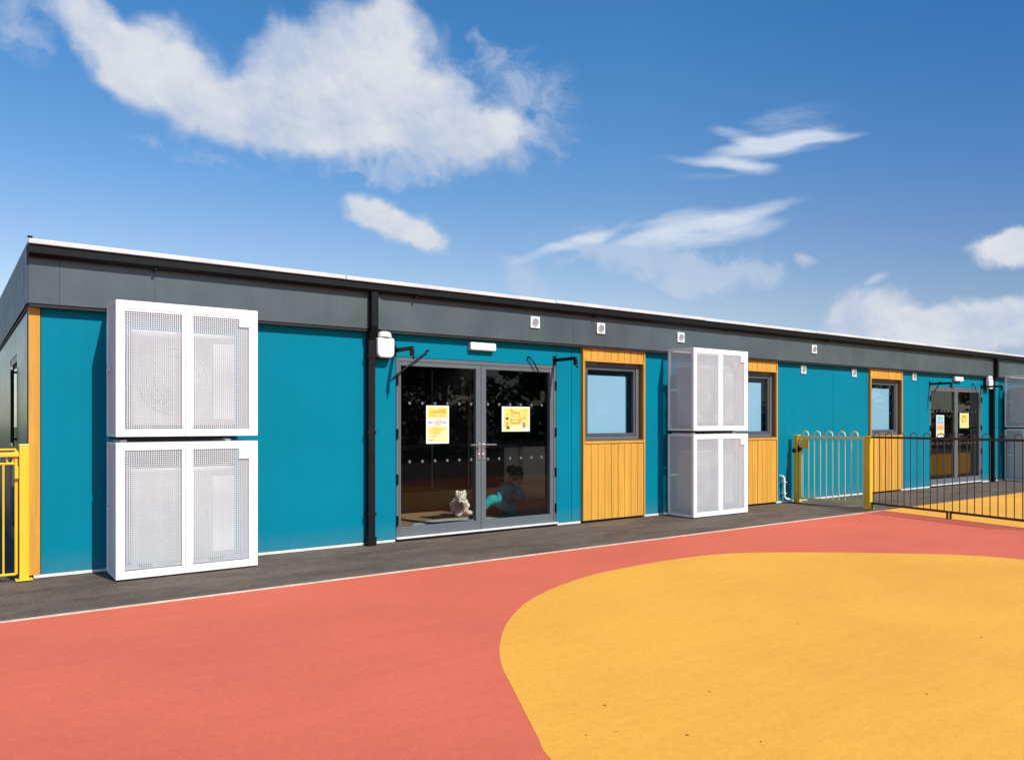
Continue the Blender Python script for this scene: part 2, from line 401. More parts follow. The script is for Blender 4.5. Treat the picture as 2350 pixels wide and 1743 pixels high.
# ---- inside, seen through the doors
rm = MB()
rm.box(.9,14.4,5.6,5.7,.03,2.6); rm.box(.8,.9,.26,5.7,.03,2.6); rm.box(14.4,14.5,.26,5.7,.03,2.6)
rm.box(14.6,24.5,5.6,5.7,.03,2.6); rm.box(24.5,24.6,.26,5.7,.03,2.6)
cl = MB()
ADDED_SKL = ((8.6,12.6),); SY0, SY1 = 3.9, 5.3      # roof light added to brighten the room behind the doors
for z0, z1 in ((2.6,2.66),):
    cl.box(.8,24.6,.26,SY0,z0,z1); cl.box(.8,24.6,SY1,5.7,z0,z1)
    for a, b in ((.8,ADDED_SKL[0][0]),(ADDED_SKL[0][1],24.6)): cl.box(a,b,SY0,SY1,z0,z1)
cl.build('room_ceiling', M['white'], B)
for a, b in ADDED_SKL:
    w_ = MB(); w_.box(a-.02,a,SY0,SY1,2.66,3.17); w_.box(b,b+.02,SY0,SY1,2.66,3.17); w_.box(a-.02,b+.02,SY0-.02,SY0,2.66,3.17); w_.box(a-.02,b+.02,SY1,SY1+.02,2.66,3.17)
    kerb = w_.build('added_light_kerb', M['white'], B)
    MB().box(a-.03,b+.03,SY0-.03,SY1+.03,3.29,3.295).build('added_light_sheet', M['added_roof_light'], kerb)  # unseen sheet, added to let daylight onto the back wall
rm.build('room_wall', M['room_wall'], B)
MB().box(.8,24.6,.06,5.6,-.003,.028).build('room_floor', M['room_floor'], B)
for x in (10.3,11.2,12.1,21.2,22.2): MB().box(x,x+.06,5.55,5.598,.03,2.1).build('wall_trim', M['trim_grey'], B)
t = MB().box(7.75,9.95,3.64,3.68,.98,2.52).build('display_board', M['navy'], org=(8.85,3.66,.98))
tag(t, 'navy display board standing behind the nearer glazed double doors', 'board')
cu = empty('cupboard', (8.3,5.4,.028)); tag(cu, 'tall dark cupboard with pale door edges seen through the nearer glazed doors', 'cupboard')
MB().box(7.0,9.7,5.3,5.59,.03,2.55).build('carcass', M['soffit'], cu, (8.3,5.4,.028))
for a, b in ((7.02,7.88),(7.90,8.76),(8.78,9.68)):
    d = MB().box(a,b,5.27,5.299,.10,2.5).build('cupboard_door', M['soffit'], cu, (8.3,5.4,.028))
    MB().box(b-.035,b-.005,5.255,5.2695,.10,2.5).build('door_edge', M['trim_grey'], d, (8.3,5.4,.028))
bf = MB()
for a in ((7.72,9.98,.95,.98),(7.72,9.98,2.52,2.55),(7.72,7.75,.98,2.52),(9.95,9.98,.98,2.52)): bf.box(a[0],a[1],3.62,3.69,a[2],a[3])
bf.build('board_frame', M['trim_grey'], t)
for x in (7.8,9.9): MB().box(x-.02,x+.02,3.64,3.68,.028,.95).build('board_leg', M['trim_grey'], t)

# ------------------------------------------------------------------ double doors
def rows_of_dots(x0, x1, y, zs, root, o, step=.179, off=.09):
    for z in zs:
        x = x0 + off
        while x < x1-.01:
            MB().lathe_y(x, z, [(.019,y),(.019,y-.0015)], 10).build('dot', M['dots'], root, o); x += step
fr = MB()
fr.box(DL,DL+.035,.0,.10,.03,DT); fr.box(DR-.035,DR,.0,.10,.03,DT); fr.box(DL+.035,DR-.035,.0,.10,DT-.045,DT)
door = fr.build('double_door', M['grey_frame'], B, org=(5.565,0,0), bev=.003)
org = (5.565,0,0)
leafs = ((DL+.039, 5.562, 4.40, 5.487),(5.568, DR-.039, 5.643, 6.715))
for a, b, pa, pb in leafs:
    lf = MB(); lf.box(a,pa,.004,.07,.055,DT-.05); lf.box(pb,b,.004,.07,.055,DT-.05)
    lf.box(pa,pb,.004,.07,2.128,DT-.05); lf.box(pa,pb,.004,.07,.055,.165)
    lf.build('door_leaf', M['grey_frame'], door, org, bev=.003)
    MB().box(pa-.005,pb+.005,.035,.041,.16,2.135).build('glass_pane', M['tinted'], door, org)
    rows_of_dots(pa,pb,.0342,(1.675,.957),door,org,off=.135 if a < 5 else .05)
for s in (-1,1):
    h = MB(); cx = 5.565+s*.033
    h.box(cx-.017,cx+.017,-.006,.003,.955,1.185)
    h.tube([(cx,.0,1.150),(cx,-.055,1.150)],.010,8); h.tube([(cx,-.052,1.150),(cx+s*.06,-.056,1.150),(cx+s*.165,-.056,1.148)],.010,8)
    h.lathe_y(cx,1.02,[(.014,-.006),(.014,-.014),(.008,-.016)],12)
    h.build('handle', M['steel'], door, org, smooth=True)
for x in (DL+.010, DR-.010):
    for z in (.25,.75,1.3,1.95):
        MB().tube([(x,-.012,z-.06),(x,-.012,z+.06)],.013,8).build('hinge', M['black'], door, org, smooth=True)
MB().box(DL-.01,DR+.01,-.045,.11,.029,.050).build('threshold', M['flashing'], door, org, bev=.004)
for a, b in (([(4.75,-.035,2.32),(4.60,-.05,2.215),(4.27,-.035,1.97)],[(4.75,.0,2.32),(4.75,-.05,2.32)]),([(6.32,-.035,2.318),(6.39,-.05,2.25),(6.50,-.03,2.10)],[(6.32,.0,2.318),(6.32,-.05,2.318)])):
    MB().tube(a,.009,6).tube(b,.014,8).build('door_stay', M['black'], door, org, smooth=True)
door2 = copy_tree(door, (OFF,0,0), B)

# hold open arms standing out from the wall beside the doors
def hold_arm(x, z, L, label):
    r = empty('hold_open_arm', (x,0,z))
    tag(r, label, 'door arm', 'hold open arms by the double doors')
    o = (x,0,z)
    MB().box(x-.03,x+.03,-.012,-.0005,z-.06,z+.06).build('wall_plate', M['black'], r, o, bev=.003)
    MB().box(x-.018,x+.018,-L,-.012,z-.022,z+.022).build('arm', M['black'], r, o, bev=.003)
    MB().box(x-.02,x+.02,-L-.012,-L+.03,z-.09,z-.018).tube([(x,-L+.01,z-.09),(x,-L-.02,z-.13),(x,-L-.045,z-.10)],.008,6).build('catch', M['black'], r, o)
    return r
arm = hold_arm(4.305,2.30,.46,'black hold open arm behind the square lamp left of the nearer double doors')
a = copy_tree(arm,(2.482,-0,.0)); a['label'] = 'black hold open arm between the nearer double doors and the first timber panel'
a = copy_tree(arm,(OFF+.02,0,-.03)); a['label'] = 'black hold open arm at the left top corner of the farther double doors'
a = copy_tree(arm,(OFF+2.50,0,-.03)); a['label'] = 'black hold open arm crossing the round looking lamp right of the farther double doors'

# ------------------------------------------------------------------ timber window bays
TX = 7.275; TW = 1.245
def timber_bay():
    o = (TX,0,0); yb, yf = .05, -.045
    tp = MB(); up = MB(); nb = 9; w = (TW-.05)/nb
    for i in range(nb):
        x0 = TX+.025+i*w; j = random.uniform(-.002,.002)
        tp.box(x0+.003, x0+w-.003, yf+.004+j, -.01, .03, 1.128)
        up.box(x0+.003, x0+w-.003, yf+.004+j, -.01, 2.338, WT+.005)
    root = tp.build('timber_panel', M['timber'], B, o, bev=.0025, seg=1)
    up.build('top_panel', M['timber'], root, o, bev=.0025, seg=1)
    for q in ((TX,TX+.024,yf-.006,yb,.03,WT+.005),(TX+TW-.024,TX+TW,yf-.006,yb,.03,WT+.005),(TX+.0245,TX+TW-.0245,yf-.010,yb,1.13,1.165),(TX+.0245,TX+TW-.0245,yf-.008,yb,2.312,2.336)):
        MB().box(*q).build('timber_trim', M['timber'], root, o, bev=.002, seg=1)
    for a, b in ((.03,1.129),(2.337,WT)): MB().box(TX+.025,TX+TW-.025,-.009,.05,a,b).build('batten_backing', M['soffit'], root, o)
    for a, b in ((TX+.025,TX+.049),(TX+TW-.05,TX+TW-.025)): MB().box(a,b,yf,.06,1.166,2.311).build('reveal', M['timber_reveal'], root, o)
    return root
def window():
    x0, x1, z0, z1 = 7.325, 8.465, 1.167, 2.311; o = (x0,0,0)
    f = MB(); w = .062
    f.box(x0,x0+w,.030,.10,z0,z1); f.box(x1-w,x1,.030,.10,z0,z1); f.box(x0+w,x1-w,.030,.10,z1-w,z1); f.box(x0+w,x1-w,.030,.10,z0,z0+w)
    root = f.build('window', M['grey_frame'], B, o, bev=.003)
    s = MB(); a, b, c, d = x0+w+.004, x1-w-.004, z0+w+.004, z1-w-.004; q = .045
    s.box(a,a+q,.038,.09,c,d); s.box(b-q,b,.038,.09,c,d); s.box(a+q,b-q,.038,.09,d-q,d); s.box(a+q,b-q,.038,.09,c,c+q)
    s.build('sash', M['dark_frame'], root, o, bev=.004)
    MB().box(a+q-.004,b-q+.004,.060,.066,c+q-.004,d-q+.004).build('pane', M['clear'], root, o)
    MB().box(x0+.30,x1-.30,.012,.030,z1-.05,z1-.018).build('trickle_vent', M['dark_frame'], root, o, bev=.003)
    MB().box(x0+.002,x1-.002,-.03,.030,z0,z0+.022).build('sill', M['dark_frame'], root, o, bev=.003)
    MB().box(a+q-.03,b-q-.10,.105,.109,c+q-.04,2.125).build('blind', M['blind'], root, o)
    MB().box(x0,x1,.16,.17,z0,z1).build('lining', M['behind_blind'], root, o)
    return root
tb = timber_bay(); wn = window()
for d in (3.30, 7.595):
    copy_tree(tb,(d,0,0),B); copy_tree(wn,(d,0,0),B)

# ------------------------------------------------------------------ downpipes
def downpipe(x):
    p = MB(); w = .043
    p.box(x-w,x+w,-.19,-.099,2.55,2.95)
    p.add([(x-w,-.19,2.548),(x+w,-.19,2.548),(x+w,-.099,2.548),(x-w,-.099,2.548),(x-w,-.105,2.40),(x+w,-.105,2.40),(x+w,-.015,2.40),(x-w,-.015,2.40)],
          [(0,1,2,3),(4,7,6,5),(0,4,5,1),(1,5,6,2),(2,6,7,3),(3,7,4,0)])
    p.box(x-w,x+w,-.105,-.015,.03,2.398)
    r = p.build('downpipe', M['black'], B, (x,0,0), bev=.004)
    for z in (.35,1.3,2.2):
        MB().box(x-w-.012,x+w+.012,-.11,-.001,z,z+.035).build('pipe_clip', M['black'], r, (x,0,0), bev=.002)
    MB().box(x-w-.012,x+w+.012,-.115,-.001,.0,.10).build('pipe_shoe', M['black'], r, (x,0,0), bev=.003)
    return r
dp = downpipe(3.965); copy_tree(dp,(16.33,0,0),B)
MB().box(4.02,4.075,-.115,-.099,WT+.004,2.93).build('joint_cover', M['fascia'], B, bev=.003)
# ------------------------------------------------------------------ air conditioner cages
CW, CD, CH = 1.28, .50, 1.245
def wire_grid(mb, axis, c, u0, u1, v0, v1, p=.0185, t=.0058):
    """square wire mesh in a plane: axis 'y' -> x,z plane, 'x' -> y,z plane, 'z' -> x,y plane"""
    nu = max(1, round((u1-u0)/p)); nv = max(1, round((v1-v0)/p)); h = t/2
    def bx(a0,a1,b0,b1,off):
        c0, c1 = c-h+off, c+h+off
        if axis == 'y': mb.box(a0,a1,c0,c1,b0,b1)
        elif axis == 'x': mb.box(c0,c1,a0,a1,b0,b1)
        else: mb.box(a0,a1,b0,b1,c0,c1)
    for i in range(1,nu):
        u = u0+(u1-u0)*i/nu; bx(u-h,u+h,v0,v1,0)
    for i in range(1,nv):
        v = v0+(v1-v0)*i/nv; bx(u0,u1,v-h,v+h,t)
def cage(x, z, label):
    r = empty('equipment_cage', (x,-.102,z)); o = (x,-.102,z)
    tag(r, label, 'cage', 'white mesh cages on the front wall')
    x1 = x+CW; yb = -.102; yf = yb-CD; z1 = z+CH; s = .03
    f = MB()
    for a in (x, x1-s):
        for b in (yf, yb-s): f.box(a,a+s,b,b+s,z,z1)
    for zz in (z, z1-s):
        for b in (yf, yb-s): f.box(x+s,x1-s,b,b+s,zz,zz+s)
        for a in (x, x1-s): f.box(a,a+s,yf+s,yb-s,zz,zz+s)
    f.build('frame', M['white'], r, o, bev=.003)
    ya, yy = yf-.018, yf-.001                 # front doors hang proud of the frame
    edges = ((x, x+.594, x+.076, x+.594-.030), (x+.597, x1, x+.597+.072, x1-.088))
    for k, (a, b, p0, p1) in enumerate(edges):
        d = MB(); zb, zt = z+.07, z1-.075
        d.box(a,p0,ya,yy,z,z1); d.box(p1,b,ya,yy,z,z1); d.box(p0,p1,ya,yy,z,zb); d.box(p0,p1,ya,yy,zt,z1)
        lf = d.build('cage_door', M['white'], r, o, bev=.002, seg=1)
        w = MB(); wire_grid(w,'y',(ya+yy)/2,p0,p1,zb,zt); w.build('wire_mesh', M['mesh'], lf, o)
        if k == 1:
            MB().box(p1-.10,p1+.03,ya-.006,ya-.0005,zt-.10,zt+.012).build('lock_plate', M['white'], lf, o, bev=.002)
    for a, nm in ((x+.012,0),(x1-.012,1)):
        w = MB(); wire_grid(w,'x',a,yf+s,yb-s,z+s,z1-s); w.build('side_mesh', M['mesh'], r, o)
    w = MB(); wire_grid(w,'z',z1-.012,x+s,x1-s,yf+s,yb-s,.05,.004); w.build('top_mesh', M['white'], r, o)
    MB().box(x+.09,x+.14,yb-.16,yb-.10,z+.45,z+.47).box(x-.012,x+.001,yb-.20,yb-.06,z+.61,z+.635).build('side_latch', M['white'], r, o, bev=.002)
    for a in (x+.05, x1-.30): MB().box(a,a+.05,yf+.04,yb-.04,z1+.001,z1+.022).build('support_foot', M['white'], r, o)
    MB().box(x+.02,x+.95,yf+.01,yb-.02,z1+.0225,z1+.045).build('support_rail', M['black'], r, o)
    return r
def ac_unit(x, z, label):
    """outdoor heat pump: cabinet, lid, fan grille, service panel, feet"""
    w, d, h = .94, .33, .86; x0 = x+.16; y0 = -.14; o = (x0,y0,z); b = z+.10
    r = empty('air_conditioner', o); tag(r, label, 'air conditioner', 'air conditioners inside the cages')
    MB().box(x0,x0+w,y0-d,y0,b,b+h).build('cabinet', M['unit'], r, o, bev=.012)
    MB().box(x0-.008,x0+w+.008,y0-d-.008,y0+.004,b+h+.001,b+h+.035).build('lid', M['white'], r, o, bev=.01)
    g = MB(); cx, cz = x0+.36, b+.43
    for rr in (.10,.17,.24,.31):
        pts = [(cx+rr*math.cos(t*math.pi/12), y0-d-.018, cz+rr*math.sin(t*math.pi/12)) for t in range(25)]
        g.tube(pts,.005,5)
    for k in range(8):
        a = k*math.pi/4; g.tube([(cx+.05*math.cos(a),y0-d-.016,cz+.05*math.sin(a)),(cx+.32*math.cos(a),y0-d-.012,cz+.32*math.sin(a))],.005,5)
    g.build('fan_grille', M['unit'], r, o)
    MB().lathe_y(cx,cz,[(.33,y0-d-.001),(.33,y0-d-.006),(.30,y0-d-.008)],32).build('fan_recess', M['unit'], r, o)
    MB().box(x0+.72,x0+.93,y0-d-.012,y0-d-.001,b+.06,b+h-.06).build('service_panel', M['white'], r, o, bev=.005)
    for q in (.10,w-.18): MB().box(x0+q,x0+q+.08,y0-d+.02,y0-.02,z+.031,b-.001).build('foot', M['coil'], r, o)
    return r
CX = (1.19, 8.955, 20.86)
c0 = cage(CX[0],.012,'white mesh cage on the asphalt beside the yellow corner board, lower of its stack')
def upper(d):                                   # an upper cage has nothing standing on it
    q = copy_tree(c0, d)
    for k in kids(q):
        if k.name.startswith('support'): bpy.data.objects.remove(k)
    return q
c1 = upper((0,0,1.297)); c1['label'] = 'white mesh cage touching the fascia beside the yellow corner board, upper of its stack'
u0 = ac_unit(CX[0],.012,'ivory air conditioner in the lower cage beside the yellow corner board')
u1 = copy_tree(u0,(0,0,1.297)); u1['label'] = 'ivory air conditioner in the upper cage beside the yellow corner board'
for i, nm in ((1,'between two timber window panels'),(2,'beyond the farther double doors')):
    d = CX[i]-CX[0]
    q = copy_tree(c0,(d,0,0)); q['label'] = 'white mesh cage standing on the asphalt '+nm
    q = upper((d,0,1.297)); q['label'] = 'white mesh cage stacked up under the fascia '+nm
    q = copy_tree(u0,(d,0,0)); q['label'] = 'ivory air conditioner in the lower cage '+nm
    q = copy_tree(u0,(d,0,1.297)); q['label'] = 'ivory air conditioner in the upper cage '+nm

# ------------------------------------------------------------------ lamps, vents, pipe
def rrect(cx, cz, w, h, r, n=5, rb=None):
    out = []; rb = r if rb is None else rb
    for sx, sz, a0, rr in ((1,1,0,r),(-1,1,90,r),(-1,-1,180,rb),(1,-1,270,rb)):
        for k in range(n+1):
            a = R(a0+90*k/n); out.append((cx+sx*(w/2-rr)+rr*math.cos(a), cz+sz*(h/2-rr)+rr*math.sin(a)))
    return out
def wall_lamp(x, z, label):
    o = (x,0,z); r = empty('wall_lamp', o); tag(r, label, 'lamp', 'square wall lamps')
    MB().prism_y(rrect(x,z,.228,.25,.03,rb=.05),-.055,-.0005).build('back_box', M['black'], r, o, bev=.004)
    MB().prism_y(rrect(x,z+.004,.218,.235,.03,rb=.06),-.135,-.056).build('lens', M['white_plastic'], r, o, bev=.014, seg=3, smooth=True)
    c = MB(); n = 20; rings = [(.088,z+.130),(.084,z+.163),(.070,z+.188),(.035,z+.198)]
    vs = [(x+q*math.cos(2*math.pi*j/n), -.082+q*.86*math.sin(2*math.pi*j/n), zz) for q, zz in rings for j in range(n)]
    fs = [(i*n+j,i*n+(j+1)%n,(i+1)*n+(j+1)%n,(i+1)*n+j) for i in range(3) for j in range(n)] + [tuple(range(3*n,4*n)), tuple(range(n-1,-1,-1))]
    c.add(vs,fs); c.build('sensor_cap', M['white_plastic'], r, o, smooth=True)
    return r
l1 = wall_lamp(4.135,2.315,'white square wall lamp with a round cap beside the nearer black downpipe')
l2 = copy_tree(l1,(15.92,0,.02)); l2['label'] = 'small white wall lamp right of the farther double doors under the fascia'
def bar_lamp(x, z, label):
    o = (x,0,z); r = empty('emergency_light', o); tag(r, label, 'light', 'emergency lights over the double doors')
    MB().prism_y(rrect(x,z,.40,.105,.02),-.03,-.0005).build('back_box', M['grille'], r, o)
    MB().prism_y(rrect(x,z,.395,.10,.022),-.075,-.031).build('diffuser', M['white_plastic'], r, o, bev=.012, seg=3, smooth=True)
    return r
b1 = bar_lamp(5.555,2.415,'white bar light above the nearer double doors')
b2 = copy_tree(b1,(OFF+.0,0,-.0)); b2['label'] = 'white bar light above the farther double doors'
def vent(x, z, y, label):
    o = (x,y,z); r = empty('wall_vent', o); tag(r, label, 'vent', 'white square wall vents')
    MB().prism_y(rrect(x,z,.155,.155,.008),y-.022,y-.0005).build('plate', M['white_plastic'], r, o, bev=.004)
    v = MB()
    for k in range(6):
        zz = z-.045+.018*k; w = math.sqrt(max(.0001,.052**2-(zz-z)**2)); v.box(x-w,x+w,y-.030,y-.0225,zz-.004,zz+.004)
    v.build('louvre', M['grille'], r, o)
    pts = [(x+.056*math.cos(t*math.pi/10),y-.026,z+.056*math.sin(t*math.pi/10)) for t in range(21)]
    MB().tube(pts,.005,6).build('rim', M['white_plastic'], r, o, smooth=True)
    return r
v0 = vent(6.36,2.785,-.0985,'white vent on the fascia above the nearer double doors')
for x, z, y, lb in ((7.555,2.787,-.0985,'white vent on the fascia above the first timber window panel'),
                    (9.24,2.765,-.0985,'white vent on the fascia just above the middle cages'),
                    (12.83,2.775,-.0985,'white vent on the fascia above the plain teal wall past the second window'),
                    (12.647,2.40,-.0005,'white vent on teal wall above the yellow gate, just left of the panel joint'),
                    (14.33,2.40,-.0005,'white vent on teal wall beside the top of the third timber panel, on its left'),
                    (16.66,2.405,-.0005,'white vent on teal wall between the third timber panel and the farther doors')):
    q = copy_tree(v0,(x-6.36,y+.0985,z-2.785)); q['label'] = lb
p = MB(); p.tube([(11.965,.0,.475),(11.965,-.05,.475),(11.99,-.06,.445),(11.995,-.06,.12),(12.02,-.075,.075),(12.10,-.11,.06),(12.13,-.13,.03)],.021,10)
p = p.build('overflow_pipe', M['white_plastic'], org=(11.99,0,0), smooth=True)
tag(p, 'white overflow pipe bending down the teal wall left of the yellow gate', 'pipe')
for z in (.16,.36): MB().box(11.965,12.025,-.088,-.0005,z,z+.02).build('pipe_clip', M['white_plastic'], p, (11.99,0,0))

# ------------------------------------------------------------------ posters on the door glass
def poster(x0, x1, z0, z1, label, kind):
    y = .0335; o = ((x0+x1)/2,y,z0); w = x1-x0; h = z1-z0
    r = MB().box(x0,x1,y-.0012,y,z0,z1).build('poster', M['p_white' if kind != 2 else 'p_white'], org=o)
    tag(r, label, 'poster', 'posters on the glazed doors')
    lay = {}
    def rect(m, a, b, c, d, k=1): lay.setdefault((m,k), MB()).box(x0+a*w,x0+b*w,y-.0012-.0006*k-.0004,y-.0012-.0006*k,z0+c*h,z0+d*h)
    def disc(m, a, c, rr, k=1, sx=1., sz=1.):
        yy = y-.0012-.0006*k
        out = [(x0+a*w+rr*sx*math.cos(t*math.pi/8), z0+c*h+rr*sz*math.sin(t*math.pi/8)) for t in range(16)]
        lay.setdefault((m,k), MB()).prism_y(out, yy-.0004, yy)
    rnd = random.Random(kind*7+int(x0*10))
    def words(m, a, b, c, d, k=2):                # a line of lettering too small to read: uneven strokes
        x = a
        while x < b-.02:
            q = rnd.uniform(.018,.05); rect(m, x, min(x+q,b), c+rnd.uniform(-.006,.006), d+rnd.uniform(-.01,.012), k); x += q+rnd.uniform(.008,.022)
    if kind == 0:
        rect('p_pale',.05,.95,.04,.97); rect('p_yellow',.08,.92,.69,.94,2)
        words('p_orange',.14,.88,.79,.88,3); words('p_gold',.12,.86,.72,.755,3); words('p_orange',.55,.9,.88,.92,3)
        rect('p_white',.05,.95,.47,.645,2)
        words('p_pink',.34,.72,.535,.60,3); words('p_pink',.36,.66,.485,.525,3); words('p_grey',.50,.70,.60,.625,4)
        for a in (.12,.17,.80,.86): disc('p_grey',a,.555,.011,3); 
        words('p_grey',.18,.34,.535,.56,3); words('p_grey',.70,.82,.535,.56,3)
        for k in range(6): words('p_gold',.10,.88-.11*k+.1*(k%2),.40-.05*k,.425-.05*k,3)
        disc('p_yellow',.5,.33,.07,2,1.3,.6); words('p_grey',.1,.42,.075,.10,3)
    elif kind == 1:
        rect('p_yellow',.06,.97,.05,.93); rect('p_pale',.30,.72,.08,.28,2); rect('p_white',.75,.99,.02,.16,2)
        out = [(.30,.90),(.36,.90),(.42,.80),(.64,.78),(.66,.66),(.62,.60),(.70,.46),(.64,.30),(.34,.28),(.27,.44),(.34,.56),(.33,.72)]
        yy = y-.0012-.0012
        lay[('p_orange',2)] = MB().prism_y([(x0+a*w,z0+c*h) for a,c in out], yy-.0004, yy)
        words('p_pale',.36,.60,.62,.70,3); words('p_pale',.34,.62,.50,.58,3); words('p_pale',.36,.60,.38,.45,3)
        disc('p_brown',.18,.52,.026,3,1.1,.8); disc('p_pale',.18,.44,.020,3); disc('p_gold',.18,.27,.03,3,1,1.5); disc('p_brown',.22,.15,.02,3,1.3,1)
        disc('p_gold',.80,.50,.034,3); disc('p_pale',.80,.43,.021,4); disc('p_grey',.79,.27,.03,3,.9,1.6)
        disc('p_gold',.19,.68,.014,3,1.2,.7); disc('p_gold',.82,.68,.014,3,1.2,.7); words('p_orange',.72,.9,.82,.85,3)
    elif kind == 2:
        rect('p_blue',.05,.95,.62,.98); rect('p_pink',.06,.94,.32,.62,2); rect('p_pale',.06,.94,.12,.32,2)
        words('p_green',.15,.85,.85,.92,3); words('p_green',.15,.8,.76,.80,3); words('p_grey',.12,.88,.64,.69,3)
        words('p_white',.15,.85,.52,.57,3); words('p_orange',.2,.8,.42,.47,3); words('p_orange',.2,.85,.34,.38,3); words('p_brown',.2,.85,.09,.12,3)
    else:
        rect('p_yellow',.05,.95,.04,.96); words('p_brown',.25,.7,.74,.82,3); words('p_gold',.15,.8,.6,.68,3)
        disc('p_brown',.28,.45,.03,3,1,.8); disc('p_gold',.62,.45,.04,3); disc('p_pale',.5,.22,.09,2,1.2,.5); words('p_gold',.2,.8,.15,.2,3)
    nm = {'p_yellow':'yellow_block','p_pale':'pale_block','p_gold':'gold_print','p_orange':'orange_print','p_white':'white_band','p_pink':'pink_print','p_grey':'grey_print','p_brown':'brown_print','p_blue':'blue_block','p_green':'green_print'}
    for (m,k), mb in lay.items(): mb.build(nm[m], M[m], r, o)
    return r
poster(4.765,5.095,1.172,1.648,'tall yellow poster with a white band on the left leaf of the nearer doors',0)
poster(5.915,6.38,1.315,1.648,'wide yellow poster with an orange shape on the right leaf of the nearer doors',1)
poster(17.72,18.08,1.10,1.59,'tall pale blue and orange poster on the left leaf of the farther doors',2)
poster(18.83,19.27,1.30,1.64,'small yellow poster on the right leaf of the farther doors',3)

# ------------------------------------------------------------------ railings and gates
def post(x, y, s, h, label, mat='yellow', ang=0):
    o = (x,y,0); r = empty('gate_post', o); tag(r, label, 'post', 'yellow gate posts')
    MB().box(x-s/2,x+s/2,y-s/2,y+s/2,-.02,h).build('shaft', M[mat], r, o, bev=.004)
    MB().box(x-s/2-.004,x+s/2+.004,y-s/2-.004,y+s/2+.004,h+.0005,h+.018).build('cap', M[mat], r, o, bev=.006)
    MB().box(x-s/2-.03,x+s/2+.03,y-s/2-.03,y+s/2+.03,.0045,.013).build('base_plate', M[mat], r, o, bev=.002)
    return r
post(.522,-.045,.075,1.225,'thick yellow post at the left corner of the building')
pp = post(12.275,-.13,.085,1.19,'yellow post with a black latch against the teal wall')
MB().box(12.22,12.331,-.19,-.179,.90,1.01).tube([(12.275,-.19,.955),(12.275,-.215,.955)],.032,12).build('latch_box', M['black'], pp, (12.275,-.13,0))
MB().lathe_y(12.222,.93,[(.04,-.13),(.04,-.09)],14).build('latch_knob', M['black'], pp, (12.275,-.13,0))
post(12.31,-1.45,.085,1.19,'yellow post where the gate meets the dark railing')
A = Vector((12.31,-1.45)); 
def along(P, Q, s): d = (Q-P).normalized(); return P + d*s
def hoop_bar(root, org, P, Q, s0, s1, z0, ztop, r, mat):
    a = along(P,Q,s0); b = along(P,Q,s1); c = (a+b)/2; rr = (b-a).length/2; d = (b-a).normalized()
    pts = [(a.x,a.y,z0),(a.x,a.y,ztop-rr)]
    for k in range(1,9):
        t = math.pi*k/9; q = c - d*rr*math.cos(t); pts.append((q.x,q.y,ztop-rr+rr*math.sin(t)))
    pts += [(b.x,b.y,ztop-rr),(b.x,b.y,z0)]
    MB().tube(pts,r,6).build('hoop_bar', M[mat], root, org, smooth=True)
def rail(P, Q, s0, s1, z, w, h, mat, root, org, name='rail'):
    a = along(P,Q,s0); b = along(P,Q,s1); d = (Q-P).normalized(); n = Vector((-d.y,d.x))*w/2
    out = [a+n,b+n,b-n,a-n]
    MB().prism_z([(q.x,q.y) for q in out], z-h/2, z+h/2).build(name, M[mat], root, org)
# gate across the asphalt
P, Q = Vector((12.277,-.178)), Vector((12.309,-1.402)); Lg = (Q-P).length
o = (P.x,P.y,0); gt = empty('hoop_top_gate', o); tag(gt, 'light yellow hoop top gate across the asphalt in front of the teal wall', 'gate')
s = .06; k = 0
while s+.115 < Lg-.08:
    hoop_bar(gt,o,P,Q,s,s+.115,.05,1.275,.012,'gate_yellow'); s += .2275
rail(P,Q,.01,Lg-.01,1.175,.016,.04,'gate_yellow',gt,o); rail(P,Q,.01,Lg-.01,.085,.016,.035,'gate_yellow',gt,o)
for q in (.018,Lg-.03): rail(P,Q,q-.018,q+.018,.625,.03,1.13,'gate_yellow',gt,o,'stile')
rail(P,Q,.08,.16,1.06,.06,.19,'yellow',gt,o,'lock_case')
# dark railing running towards the right of the picture
P, Q = Vector((12.30,-1.50)), Vector((11.62,-4.94)); Lf = (Q-P).length
def railing(P, Q, label, n0=.05):
    L = (Q-P).length; o = (P.x,P.y,0); rl = empty('hoop_top_railing', o); tag(rl, label, 'railing', 'dark hoop top railings')
    s = n0
    while s+.114 < L:
        hoop_bar(rl,o,P,Q,s,s+.114,.09,1.27,.007,'fence_dark'); s += .228
    rail(P,Q,0,L,1.19,.012,.035,'fence_dark',rl,o); rail(P,Q,0,L,.10,.012,.035,'fence_dark',rl,o)
    for s in (L*.0+.02, L-.02):
        a = along(P,Q,s); MB().box(a.x-.012,a.x+.012,a.y-.012,a.y+.012,-.01,.083).build('foot', M['fence_dark'], rl, o)
    return rl
D1 = (Q-P).normalized(); m1 = P + D1*1.375
railing(P, m1, 'dark hoop top railing section joined to the yellow gate post')
railing(m1 + D1*.012, m1 + D1*2.2, 'dark hoop top railing section running off the right edge of the picture')
